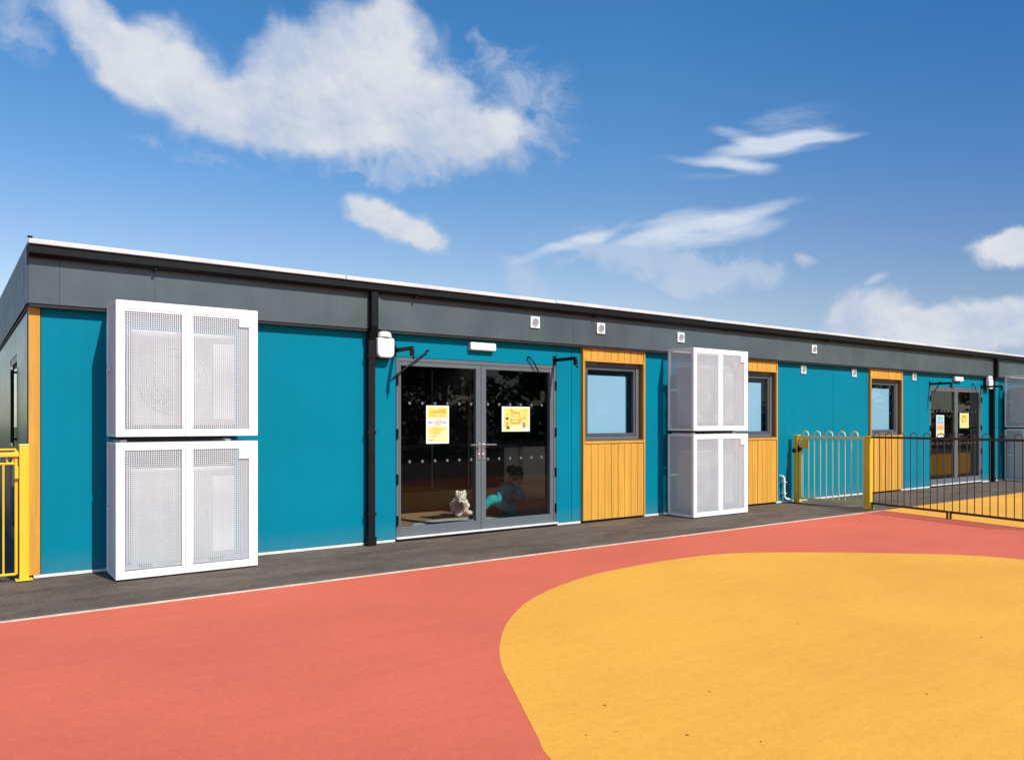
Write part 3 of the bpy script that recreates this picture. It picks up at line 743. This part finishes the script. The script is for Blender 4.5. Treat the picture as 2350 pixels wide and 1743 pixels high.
# yellow gate at the left edge
o = (-.6,-.03,0); yg = empty('side_gate', o); tag(yg, 'bright yellow gate at the left edge below the side door', 'gate')
y = -.03
f = MB(); f.tube([(.462,y,.06),(.462,y,1.19)],.013,8); f.tube([(-.6,y,.06),(.462,y,.06)],.013,8); f.tube([(-.6,y,1.065),(.462,y,1.065)],.012,8); f.tube([(-.6,y,1.195),(.462,y,1.195)],.010,8); f.tube([(-.6,y,.06),(-.6,y,1.195)],.013,8)
f.build('gate_frame', M['yellow'], yg, o, smooth=True)
x = .365
while x > -.58:
    MB().tube([(x,y,.06),(x,y,1.065)],.009,6).build('vertical_bar', M['yellow'], yg, o, smooth=True); x -= .105
for x in (.415,.31,.205,.10,-.005,-.11,-.215,-.32,-.425,-.53):
    pts = [(x+.026*math.cos(t*math.pi/9),y,1.105+.034*math.sin(t*math.pi/9)) for t in range(19)]
    MB().tube(pts,.006,6).build('ring', M['yellow'], yg, o, smooth=True)
MB().box(.28,.492,y-.035,y-.014,1.13,1.17).build('hinge_strap', M['yellow'], yg, o, bev=.003)
MB().box(.448,.478,y-.05,y-.014,.93,1.04).build('latch', M['yellow'], yg, o, bev=.004)

# ------------------------------------------------------------------ inside the nearer doors
fm = MB(); cx, cy = 5.75, .78
out = [(cx+.72*math.cos(t*math.pi/20), cy+.52*math.sin(t*math.pi/20)) for t in range(40)]
fm.prism_z(out,.0285,.034)
fm = fm.build('floor_mat', M['mat_grey'], org=(cx,cy,.0285)); tag(fm, 'pale grey oval floor mat with a dark centre inside the nearer doors', 'mat')
MB().prism_z([(cx-.12+.42*math.cos(t*math.pi/20), cy+.05+.25*math.sin(t*math.pi/20)) for t in range(40)],.0343,.0363).build('mat_centre', M['mat_dark'], fm, (cx,cy,.0285))

pl = empty('plush_toy', (6.18,1.52,.03)); o = (6.18,1.52,.03); tag(pl, 'cream fluffy soft toy with a tan face sitting on the floor behind the glass', 'soft toy')
def furry(c, r, s=(1,1,1), n=60, tuft=.03):
    mb = MB(); mb.ico(c, r, 3, s, .03)
    for i in range(n):
        d = Vector((random.gauss(0,1),random.gauss(0,1),random.gauss(0,1))).normalized()
        q = (c[0]+d.x*r*s[0]*.95, c[1]+d.y*r*s[1]*.95, c[2]+d.z*r*s[2]*.95); mb.ico(q, tuft*random.uniform(.6,1.1), 1, (1,1,1), .15)
    return mb
furry((6.18,1.52,.17),.14,(1.05,.9,.95),90).build('body', M['fur'], pl, o, smooth=True)
furry((6.19,1.50,.315),.085,(1.,.95,1.),60,.022).build('head', M['fur'], pl, o, smooth=True)
furry((6.13,1.40,.19),.075,(1.25,.6,.8),40,.02).build('face_patch', M['fur_tan'], pl, o, smooth=True)
for sx in (-1,1):
    MB().ico((6.19+sx*.065,1.50,.385),.028,2,(1,.6,1.2)).build('ear', M['fur'], pl, o, smooth=True)
    MB().ico((6.18+sx*.10,1.41,.075),.05,2,(1,1.3,.9)).build('paw', M['fur'], pl, o, smooth=True)
    MB().ico((6.105+sx*.035,1.352,.21),.011,2).build('eye', M['hair'], pl, o, smooth=True)
MB().ico((6.105,1.342,.185),.014,2).build('nose', M['hair'], pl, o, smooth=True)

# a person sitting on the floor with the toy
def skin_mesh(name, verts, edges, radii, root=0, sub=2):
    me = bpy.data.meshes.new(name); me.from_pydata(verts, edges, [])
    ob = bpy.data.objects.new(name, me); col.objects.link(ob)
    ob.modifiers.new('s','SKIN'); sv = me.skin_vertices[0].data
    for i, r in enumerate(radii):
        sv[i].radius = r if isinstance(r, tuple) else (r, r); sv[i].use_root = (i == root)
    m = ob.modifiers.new('u','SUBSURF'); m.levels = sub; m.render_levels = sub
    dg = bpy.context.evaluated_depsgraph_get()
    out = bpy.data.meshes.new_from_object(ob.evaluated_get(dg))
    bpy.data.objects.remove(ob); bpy.data.meshes.remove(me)
    out.shade_smooth(); return out
po = Vector((6.85,1.22,.03)); per = empty('person', po)
tag(per, 'person with black curly hair in teal clothes sitting on the floor inside', 'person')
V = dict(pel=(6.84,1.26,.17), spine=(6.80,1.22,.30), chest=(6.77,1.18,.43), neck=(6.82,1.14,.52), head1=(6.86,1.10,.56), head2=(6.87,1.09,.64),
         shL=(6.62,1.06,.44), elL=(6.52,.96,.29), wrL=(6.40,1.10,.22), hdL=(6.34,1.15,.21),
         shR=(6.96,1.20,.44), elR=(7.06,1.10,.31), wrR=(6.93,1.00,.22), hdR=(6.88,.97,.20),
         hpL=(6.85,1.17,.13), knL=(6.42,1.00,.33), anL=(6.20,1.10,.08), toL=(6.10,1.05,.07),
         hpR=(6.97,1.28,.13), knR=(6.72,1.52,.24), anR=(6.46,1.44,.08), toR=(6.36,1.44,.07))
ED = [('pel','spine'),('spine','chest'),('chest','neck'),('neck','head1'),('head1','head2'),('chest','shL'),('shL','elL'),('elL','wrL'),('wrL','hdL'),
      ('chest','shR'),('shR','elR'),('elR','wrR'),('wrR','hdR'),('pel','hpL'),('hpL','knL'),('knL','anL'),('anL','toL'),('pel','hpR'),('hpR','knR'),('knR','anR'),('anR','toR')]
RD = dict(pel=.125,spine=.115,chest=.12,neck=.038,head1=.072,head2=.078,shL=.06,elL=.042,wrL=.022,hdL=.026,shR=.06,elR=.042,wrR=.022,hdR=.026,
          hpL=.085,knL=.062,anL=.032,toL=.026,hpR=.07,knR=.05,anR=.032,toR=.026)
ks = list(V); ix = {k:i for i,k in enumerate(ks)}
bme = skin_mesh('body', [tuple(Vector(V[k])-po) for k in ks], [(ix[a],ix[b]) for a,b in ED], [RD[k] for k in ks])
# fingers, thumb, nose and ears join the body's mesh
ex = MB()
for hd, wr in (('hdL','wrL'),('hdR','wrR')):
    h = Vector(V[hd]); d = (h-Vector(V[wr])).normalized(); sd = d.cross(Vector((0,0,1))).normalized()
    for k, ln in enumerate((.040,.048,.045,.034)):
        b = h + d*.012 + sd*(.0135*(k-1.5)); ex.tube([b, b+d*ln*.5+Vector((0,0,.004)), b+d*ln*.85+Vector((0,0,-.008)), b+d*ln+Vector((0,0,-.022))], .0075, 6, .0055)
    b = h - d*.01 + sd*.022; ex.tube([b, b+sd*.016+d*.015, b+sd*.018+d*.032-Vector((0,0,.008))], .0085, 6, .006)
hd = Vector((6.87,1.09,.62)); fd = Vector((-.86,.3,-.25)).normalized(); fs = fd.cross(Vector((0,0,1))).normalized()
ex.ico(hd+fd*.083-Vector((0,0,.012)),.014,2,(1,1,1.3))
for s_ in (-1,1): ex.ico(hd+fs*.08*s_-Vector((0,0,.01)),.018,2,(.7,.7,1.2))
bm = bmesh.new(); bm.from_mesh(bme)
tm = bpy.data.meshes.new('t'); tm.from_pydata([tuple(Vector(p)-po) for p in ex.v],[],ex.f); bm.from_mesh(tm); bm.to_mesh(bme); bm.free(); bme.shade_smooth()
link('body', bme, M['skin'], per, po)
for s_ in (-1,1):
    MB().ico(hd+fd*.074+fs*.027*s_+Vector((0,0,.014)),.008,2).build('eye', M['hair'], per, po, smooth=True)
MB().ico(hd+fd*.076-Vector((0,0,.042)),.012,2,(1.2,1.2,.5)).build('mouth', M['p_pink'], per, po, smooth=True)
def cloth(name, keys, grow, mat):
    ii = {k:i for i,k in enumerate(keys)}
    e = [(ii[a],ii[b]) for a,b in ED if a in ii and b in ii]
    me = skin_mesh(name, [tuple(Vector(V[k])-po) for k in keys], e, [RD[k]+grow for k in keys])
    return link(name, me, mat, per, po)
for k, (a,b,t) in dict(cfL=('elL','wrL',.8),cfR=('elR','wrR',.8),akL=('knL','anL',.92),akR=('knR','anR',.92)).items():
    V[k] = tuple(Vector(V[a]).lerp(Vector(V[b]),t)); RD[k] = RD[a]+(RD[b]-RD[a])*t
ED += [('elL','cfL'),('elR','cfR'),('knL','akL'),('knR','akR')]
cloth('jumper', ['pel','spine','chest','shL','elL','cfL','shR','elR','cfR'], .014, M['teal_cloth'])
cloth('trousers', ['pel','hpL','knL','akL','hpR','knR','akR'], .016, M['teal_cloth'])
for a, b in (('anL','toL'),('anR','toR')):
    p0, p1 = Vector(V[a]), Vector(V[b])
    MB().tube([p0-(p1-p0)*.25, p0, p1, p1+(p1-p0)*.35],.044,10,.034).build('shoe', M['dark_shoe'], per, po, smooth=True)
hr = MB()
for i in range(230):
    d = Vector((random.gauss(0,1),random.gauss(0,1),random.gauss(0,1))).normalized()
    if d.dot(fd) > .45 and d.z < .45: continue
    if d.z < -.65: continue
    q = hd + Vector((.01,0,.035)) + Vector((d.x*.13,d.y*.12,d.z*.105))*random.uniform(.8,1.08)
    hr.ico(q, random.uniform(.018,.034), 1, (1,1,1), .2)
hr.ico(hd+Vector((.01,.0,.035))-fd*.03,.105,2)
hr.build('hair', M['hair'], per, po)

# ------------------------------------------------------------------ trees across the playground, mirrored in the door glass
def leafy_tree(x, y, h, cr, seed, label):
    rnd = random.Random(seed); o = (x,y,0); r = empty('broadleaf_tree', o); tag(r, label, 'tree', 'trees mirrored in the door glass')
    t = MB(); t.tube([(x,y,-.1),(x+.08,y,h*.3),(x-.05,y+.1,h*.62),(x,y,h*.85)],.22,10,.06)
    tips = []
    for k in range(11):
        a = rnd.uniform(0,6.28); z0 = h*rnd.uniform(.14,.6); e = Vector((x+math.cos(a)*cr*rnd.uniform(.45,.8), y+math.sin(a)*cr*rnd.uniform(.45,.8), z0+h*rnd.uniform(.08,.3)))
        m = Vector((x,y,z0)).lerp(e,.5)+Vector((0,0,.25)); t.tube([(x,y,z0),m,e],.09,6,.025); tips.append(e)
    t.build('trunk', M['bark'], r, o, smooth=True)
    cl = [(e, rnd.uniform(.7,1.15)) for e in tips]
    for k in range(44):
        d = Vector((rnd.gauss(0,1),rnd.gauss(0,1),rnd.gauss(0,.9))).normalized()*rnd.uniform(.45,1)
        cl.append((Vector((x+d.x*cr, y+d.y*cr, h*.52+d.z*h*.46)), rnd.uniform(.55,1.05)))
    c = MB()
    for p, q in cl:
        for i in range(130):
            d = Vector((rnd.gauss(0,1),rnd.gauss(0,1),rnd.gauss(0,1))).normalized()*q*rnd.uniform(.3,1)
            a = Vector((rnd.gauss(0,1),rnd.gauss(0,1),rnd.gauss(0,1))).normalized(); b = a.orthogonal().normalized(); s = rnd.uniform(.11,.21)
            z = p+d; c.add([z-a*s, z+b*s*.6, z+a*s, z-b*s*.6],[(0,1,2,3)])
    c.build('crown', M['leaf'], r, o)
M['dry_leaf'] = plain('dry_leaf', (.30,.16,.04), .8, .2, var=.3, vs=40)
M['bark'] = plain('bark', (.09,.065,.045), .9, .2, var=.3, vs=8)
M['leaf'] = plain('leaf', (.045,.075,.018), .6, .3, var=.5, vs=1.5)
leafy_tree(12.5,-25,9.0,3.6,6,'leafy tree mirrored at the left jamb of the nearer doors')
leafy_tree(36.5,-27,9.5,4.0,7,'leafy tree mirrored between the two pairs of doors')
leafy_tree(54,-13,10.5,4.8,8,'leafy tree mirrored at the right jamb of the farther doors')
leafy_tree(17.5,-27,9.5,3.8,1,'tall leafy tree mirrored in the nearer door glass, closest of the row')
leafy_tree(23.5,-31,11,4.0,2,'broad leafy tree mirrored in the nearer door glass, in the middle of the row')
leafy_tree(30.5,-30,10,3.8,3,'leafy tree mirrored beside the door mullion, right of the broad one')
leafy_tree(47,-19,11,4.6,4,'leafy tree mirrored in the farther door glass')

rnd = random.Random(5); hg = MB()
for i in range(9000):
    t = rnd.random(); x = 2+66*t; y = -36+24*max(0,t-.55)*2+rnd.gauss(0,.5); z = rnd.uniform(.02,3.0)*(.85+.15*math.sin(x*.9))
    a = Vector((rnd.gauss(0,1),rnd.gauss(0,1),rnd.gauss(0,1))).normalized(); b = a.orthogonal().normalized(); s = rnd.uniform(.14,.26)
    q = Vector((x,y,z)); hg.add([q-a*s, q+b*s*.7, q+a*s, q-b*s*.7],[(0,1,2,3)])
hd_ = hg.build('hedge', M['leaf'], org=(35,-33,0)); tag(hd_, 'long dark hedge behind the trees mirrored in the door glass', 'hedge')

# scraps of dry leaf lying on the yellow surface
rnd = random.Random(3)
for i, (x, y) in enumerate(((2.694,-5.468),(2.747,-5.968),(2.962,-6.213),(5.593,-6.028),(5.556,-3.948),(4.194,-6.349),(3.284,-5.649),(2.37,-5.696),(4.9,-5.1),(6.4,-5.3))):
    a = rnd.uniform(0,6.28); q = rnd.uniform(.006,.011); m = MB(); z = .0018
    loop = [(-1,0),(-.5,.42),(.1,.5),(.7,.28),(1.15,0),(.65,-.3),(0,-.45),(-.6,-.35)]
    pt = lambda u, v, h: (x+q*(u*math.cos(a)-v*math.sin(a)), y+q*(u*math.sin(a)+v*math.cos(a)), z+h)
    lo = [pt(u,v,.0004+.004*abs(v)+.002*u*u) for u, v in loop]; hi = [(p[0],p[1],p[2]+.0012) for p in lo]; n = len(loop)
    m.add(lo+hi,[tuple(range(n-1,-1,-1)),tuple(range(n,2*n))]+[(k,(k+1)%n,(k+1)%n+n,k+n) for k in range(n)])
    lf = m.build('dry_leaf', M['dry_leaf'], org=(x,y,z)); tag(lf, 'tiny brown scrap of dry leaf lying on the yellow playground blob', 'leaf', 'dry leaf scraps on the yellow blob')

# cloud banks: azimuth, elevation, half widths in degrees, tilt, weight
CUMULUS = [
    (6.03, 24.93, 2.96, 1.65, -27.6, 1.00),
    (8.66, 23.34, 2.66, 1.77, -31.4, 1.00),
    (11.47, 23.71, 2.35, 1.72, 9.4, 1.00),
    (11.42, 21.72, 3.09, 1.77, -30.3, 1.00),
    (15.19, 20.75, 3.68, 1.83, -17.3, 1.00),
    (19.48, 20.23, 4.65, 1.81, -2.0, 1.00),
    (18.54, 25.25, 1.81, 1.92, 6.8, 1.00),
    (18.85, 22.71, 3.44, 2.36, 6.2, 1.00),
    (21.70, 25.73, 2.90, 2.28, 5.6, 1.00),
    (22.66, 21.66, 4.85, 3.01, 4.6, 1.00),
    (27.09, 26.97, 1.83, 2.01, 3.4, 1.00),
    (26.93, 23.94, 3.86, 3.09, -14.0, 1.00),
    (27.93, 20.83, 5.61, 2.54, -6.3, 1.00),
    (32.31, 20.68, 4.12, 2.21, -21.3, 1.00),
    (34.69, 19.75, 2.38, 1.21, 0.4, 1.00),
]
PUFF = [
    (25.27, 14.92, 1.80, 1.14, -6.9, 0.90),
    (27.53, 14.07, 2.37, 1.29, -17.3, 0.95),
    (29.60, 13.11, 1.73, 0.85, -22.8, 0.90),
    (60.61, 7.50, 2.36, 1.52, -3.4, 1.00),
    (63.36, 6.14, 2.95, 1.50, -3.2, 1.00),
    (66.22, 6.09, 2.92, 1.68, -3.5, 1.00),
    (68.93, 6.00, 2.40, 1.75, -3.8, 1.00),
    (59.48, 6.56, 1.72, 1.23, -2.8, 1.00),
    (73.24, 6.36, 3.46, 2.14, -4.8, 1.00),
    (68.40, 10.61, 1.88, 1.00, -0.9, 1.00),
    (70.11, 10.68, 2.11, 1.22, -7.1, 1.00),
    (56.65, 10.95, 0.79, 0.54, -24.1, 0.60),
]
WISP = [
    (54.75, 18.65, 4.22, 0.59, 1.7, 1.00),
    (52.75, 19.31, 2.54, 0.40, -18.1, 0.55),
    (56.86, 18.82, 3.26, 0.26, -1.9, 0.60),
    (56.11, 20.04, 3.26, 0.92, 1.8, 0.42),
    (50.70, 17.96, 3.53, 0.33, -8.2, 0.72),
    (52.90, 17.48, 1.89, 0.41, -12.5, 0.50),
    (50.06, 17.11, 2.57, 0.30, -4.0, 0.30),
    (51.96, 14.41, 4.35, 0.47, 5.9, 0.95),
    (48.12, 14.52, 2.73, 0.38, 10.6, 0.60),
    (49.74, 13.31, 4.78, 0.82, 4.7, 0.85),
    (46.49, 13.41, 2.61, 0.45, 9.3, 0.50),
    (39.11, 12.65, 3.70, 0.36, 16.6, 0.55),
    (41.82, 13.43, 3.00, 0.52, 15.9, 0.42),
    (61.03, 9.47, 0.82, 0.33, 15.1, 0.60),
]
HAZE = [
    (33.33, 24.75, 3.46, 2.47, -34.0, 0.50),
    (37.58, 21.15, 3.17, 1.93, -46.3, 0.55),
    (38.09, 23.62, 3.57, 1.81, -31.1, 0.40),
    (39.11, 20.08, 2.29, 1.88, -37.3, 0.35),
    (45.50, 11.46, 5.65, 1.67, -19.2, 0.85),
    (50.70, 10.45, 3.18, 1.53, -2.7, 0.90),
    (37.07, 10.64, 3.72, 1.19, -24.4, 0.60),
    (41.82, 12.53, 5.05, 1.62, -1.2, 0.60),
    (53.52, 10.15, 1.86, 1.25, -3.2, 0.60),
    (2.80, 23.11, 3.20, 1.93, 13.2, 0.80),
    (27.59, 18.12, 8.59, 0.92, -1.3, 0.70),
    (13.42, 17.85, 5.62, 1.19, -13.3, 0.35),
]
SKY_STR, SKY_SAT, SKY_VAL, SKY_HUE, SKY_DUST, SKY_OZONE = .10, 1.04, .97, .5, .4, 2.0
SUN_E = 5.0
# ------------------------------------------------------------------ sky, clouds and sun
SUN = Vector((.135,-.735,.685)).normalized()
el = math.asin(SUN.z); rot = math.atan2(SUN.x, SUN.y)
w = bpy.data.worlds.new('World'); scene.world = w; w.use_nodes = True
N = w.node_tree.nodes; L = w.node_tree.links
bg = N['Background']
sk = N.new('ShaderNodeTexSky'); sk.sky_type = 'NISHITA'; sk.sun_disc = False
sk.sun_elevation = el; sk.sun_rotation = rot; sk.air_density = 1.0; sk.dust_density = SKY_DUST; sk.ozone_density = SKY_OZONE
tc = N.new('ShaderNodeTexCoord'); Dv = tc.outputs['Generated']
sp = N.new('ShaderNodeSeparateXYZ'); L.new(Dv, sp.inputs[0])
az = mathn(N, L, 'MULTIPLY', mathn(N, L, 'ARCTAN2', sp.outputs[0], sp.outputs[1]), 180/math.pi)
ev = mathn(N, L, 'MULTIPLY', mathn(N, L, 'ARCSINE', sp.outputs[2]), 180/math.pi)
cb = N.new('ShaderNodeCombineXYZ'); L.new(az, cb.inputs[0]); L.new(ev, cb.inputs[1]); A2 = cb.outputs[0]
az_n, el_n = az, ev
hs = N.new('ShaderNodeHueSaturation'); hs.inputs['Saturation'].default_value = SKY_SAT; hs.inputs['Value'].default_value = SKY_VAL; hs.inputs['Hue'].default_value = SKY_HUE
gr = ramp(N, L, maprange(N, L, el_n, 0, 40, 0, 1), [(.0,(.47,.50,.52)),(.20,(.60,.535,.52)),(.42,(.40,.52,.60)),(.65,(.285,.515,.66)),(1.,(.28,.48,.60))])
azf = ramp(N, L, maprange(N, L, az_n, 0, 180, 0, 1), [(.25,(1,1,1)),(.38,(.66,.74,.86)),(.55,(.66,.74,.86)),(.75,(1,1,1))])
gr = mixc(N, L, 1., gr, azf, 'MULTIPLY')
gr = mixc(N, L, 1., gr, (2.5,2.5,2.5), 'MULTIPLY')
L.new(mixc(N, L, 1., sk.outputs[0], gr, 'MULTIPLY'), hs.inputs['Color'])
def warp(vec, scale, amp, detail=3):
    n = N.new('ShaderNodeTexNoise'); n.inputs['Scale'].default_value = scale; n.inputs['Detail'].default_value = detail; L.new(vec, n.inputs['Vector'])
    s = N.new('ShaderNodeVectorMath'); s.operation = 'SUBTRACT'; L.new(n.outputs['Color'], s.inputs[0]); s.inputs[1].default_value = (.5,.5,.5)
    k = N.new('ShaderNodeVectorMath'); k.operation = 'SCALE'; L.new(s.outputs[0], k.inputs[0]); k.inputs['Scale'].default_value = amp
    f = N.new('ShaderNodeVectorMath'); f.operation = 'MULTIPLY'; L.new(k.outputs[0], f.inputs[0]); f.inputs[1].default_value = (1,1,0)
    a = N.new('ShaderNodeVectorMath'); L.new(vec, a.inputs[0]); L.new(f.outputs[0], a.inputs[1]); return a.outputs[0]
def mask(vec, ells, grow=1.4, top=1.15):                 # soft sum of ellipses
    m = None
    for a, e_, ra, re, r, s in ells:
        mp = mapn(N, L, vec, (ra*grow,re*grow,1), (0,0,R(r)), (a,e_,0), 'TEXTURE')
        dt = N.new('ShaderNodeVectorMath'); dt.operation = 'DOT_PRODUCT'; L.new(mp, dt.inputs[0]); L.new(mp, dt.inputs[1])
        q = mathn(N, L, 'SUBTRACT', 1., dt.outputs['Value'], clamp=True)
        v = mathn(N, L, 'MULTIPLY', mathn(N, L, 'MULTIPLY', q, q), s)
        m = v if m is None else mathn(N, L, 'ADD', m, v)
    return mathn(N, L, 'MINIMUM', m, top)
CUMULUS_SOFT = [(a, b, c, d, e, .68) for a, b, c, d, e, f in CUMULUS]
W1 = warp(warp(A2, .14, 3.6, 2), .5, 1.5, 3)
mb_ = mask(W1, CUMULUS_SOFT, 1.75, 1.5)
Wp = warp(A2, .45, 1.5, 4)
mp_ = mask(Wp, PUFF, 1.5, 1.4)
mc = mathn(N, L, 'MAXIMUM', mb_, mp_)
f1 = noisen(N, L, mapn(N, L, A2, (1,1.2,1)), .36, 8, .52, .15)
f2 = noisen(N, L, A2, .13, 2, .4)
fs_ = noisen(N, L, A2, 1.3, 6, .6)
nz = mathn(N, L, 'ADD', mathn(N, L, 'MULTIPLY_ADD', f1, 1.25, -.625), mathn(N, L, 'MULTIPLY_ADD', fs_, .34, -.17))
dc = mathn(N, L, 'ADD', mathn(N, L, 'MULTIPLY', mb_, 1.15), nz)
ab = mathn(N, L, 'MULTIPLY', maprange(N, L, dc, .0, 1.08, 0, 1, True), maprange(N, L, mb_, .0, .35, 0, 1, True))
fp = noisen(N, L, Wp, .75, 7, .55)
dp_ = mathn(N, L, 'ADD', mathn(N, L, 'MULTIPLY', mp_, 1.25), mathn(N, L, 'MULTIPLY_ADD', fp, 1.0, -.5))
ap = mathn(N, L, 'MULTIPLY', maprange(N, L, dp_, .02, 1.0, 0, 1, True), maprange(N, L, mp_, .02, .2, 0, 1, True))
ac = mathn(N, L, 'MULTIPLY', mathn(N, L, 'MAXIMUM', ab, ap), .97)
W2 = warp(A2, .22, 1.1, 4)
mw = mask(W2, WISP, 1.6, 1.1)
st = noisen(N, L, mapn(N, L, W2, (.17,.95,1), (0,0,R(-9))), 1, 7, .58, .4)
dw = mathn(N, L, 'ADD', mathn(N, L, 'MULTIPLY', mw, 1.1), mathn(N, L, 'MULTIPLY_ADD', st, 1.5, -.75))
aw = mathn(N, L, 'MULTIPLY', mathn(N, L, 'MULTIPLY', maprange(N, L, dw, -.05, 1.35, 0, 1, True), maprange(N, L, mw, .0, .3, 0, 1, True)), .82)
W3 = warp(A2, .3, 4.5, 5)
mh = mask(W3, HAZE)
fh = noisen(N, L, mapn(N, L, W3, (1,1.4,1)), .32, 7, .6, .5)
dh = mathn(N, L, 'ADD', mathn(N, L, 'MULTIPLY', mh, .85), mathn(N, L, 'MULTIPLY_ADD', fh, 2.3, -1.15))
ah = mathn(N, L, 'MULTIPLY', mathn(N, L, 'MULTIPLY', maprange(N, L, dh, .05, 1.0, 0, 1, True), maprange(N, L, mh, 0, .3, 0, 1, True)), .5)
# thick parts are white, thin edges and undersides a cool grey
shade = mathn(N, L, 'ADD', mathn(N, L, 'MULTIPLY', ac, .16), mathn(N, L, 'ADD', mathn(N, L, 'MULTIPLY_ADD', f2, 1.5, -.33), mathn(N, L, 'MULTIPLY', noisen(N, L, mapn(N, L, W1, (1,1.3,1), loc=(.9,1.4,0)), .30, 2.5, .4), .6)))
va_ = N.new('ShaderNodeVectorMath'); L.new(A2, va_.inputs[0]); va_.inputs[1].default_value = (.5,.9,0)
rl1 = mathn(N, L, 'SUBTRACT', noisen(N, L, A2, .36, 3, .45), noisen(N, L, va_.outputs[0], .36, 3, .45))
vb_ = N.new('ShaderNodeVectorMath'); L.new(Wp, vb_.inputs[0]); vb_.inputs[1].default_value = (.15,.32,0)
rl2 = mathn(N, L, 'SUBTRACT', noisen(N, L, Wp, .75, 4, .5), noisen(N, L, vb_.outputs[0], .75, 4, .5))
shade = mathn(N, L, 'ADD', shade, mathn(N, L, 'ADD', mathn(N, L, 'MULTIPLY', rl1, .5), mathn(N, L, 'MULTIPLY', rl2, .6)))
ccol = ramp(N, L, maprange(N, L, shade, .55, 1.35, 0, 1), [(.0,(.47,.56,.74)),(.30,(.60,.66,.77)),(.60,(.71,.74,.795)),(1.,(.78,.795,.83))], 'B_SPLINE')
c1_ = mixc(N, L, ah, hs.outputs[0], tuple(q/SKY_STR for q in (.62,.68,.80)))
c2_ = mixc(N, L, aw, c1_, tuple(q/SKY_STR for q in (.74,.80,.89)))
sc = mixc(N, L, 1., ccol, tuple([1/SKY_STR]*3), 'MULTIPLY')
c3_ = mixc(N, L, ac, c2_, sc)
L.new(c3_, bg.inputs[0]); bg.inputs[1].default_value = SKY_STR

sd = bpy.data.lights.new('sun','SUN'); sd.energy = SUN_E; sd.angle = R(.53); sd.color = (1,.955,.89)
so = bpy.data.objects.new('sun', sd); col.objects.link(so)
so.rotation_euler = (-SUN).to_track_quat('-Z','Y').to_euler(); so.location = (0,-20,20)

# ------------------------------------------------------------------ camera
cd = bpy.data.cameras.new('camera'); cam = bpy.data.objects.new('camera', cd); col.objects.link(cam)
cd.sensor_width = 36; cd.lens = 36*1682/2227; cd.shift_y = 90/2227
cd.clip_end = 2000; cd.clip_start = .05
cam.location = (0,-8.39,1.45); cam.rotation_euler = (R(90),0,-R(90-54.169))
scene.camera = cam
scene.render.engine = 'CYCLES'
scene.cycles.use_denoising = True
scene.cycles.max_bounces = 10; scene.cycles.transparent_max_bounces = 16
scene.cycles.sample_clamp_indirect = 6
scene.view_settings.view_transform = 'Standard'; scene.view_settings.look = 'None'
scene.view_settings.exposure = 0; scene.view_settings.gamma = 1
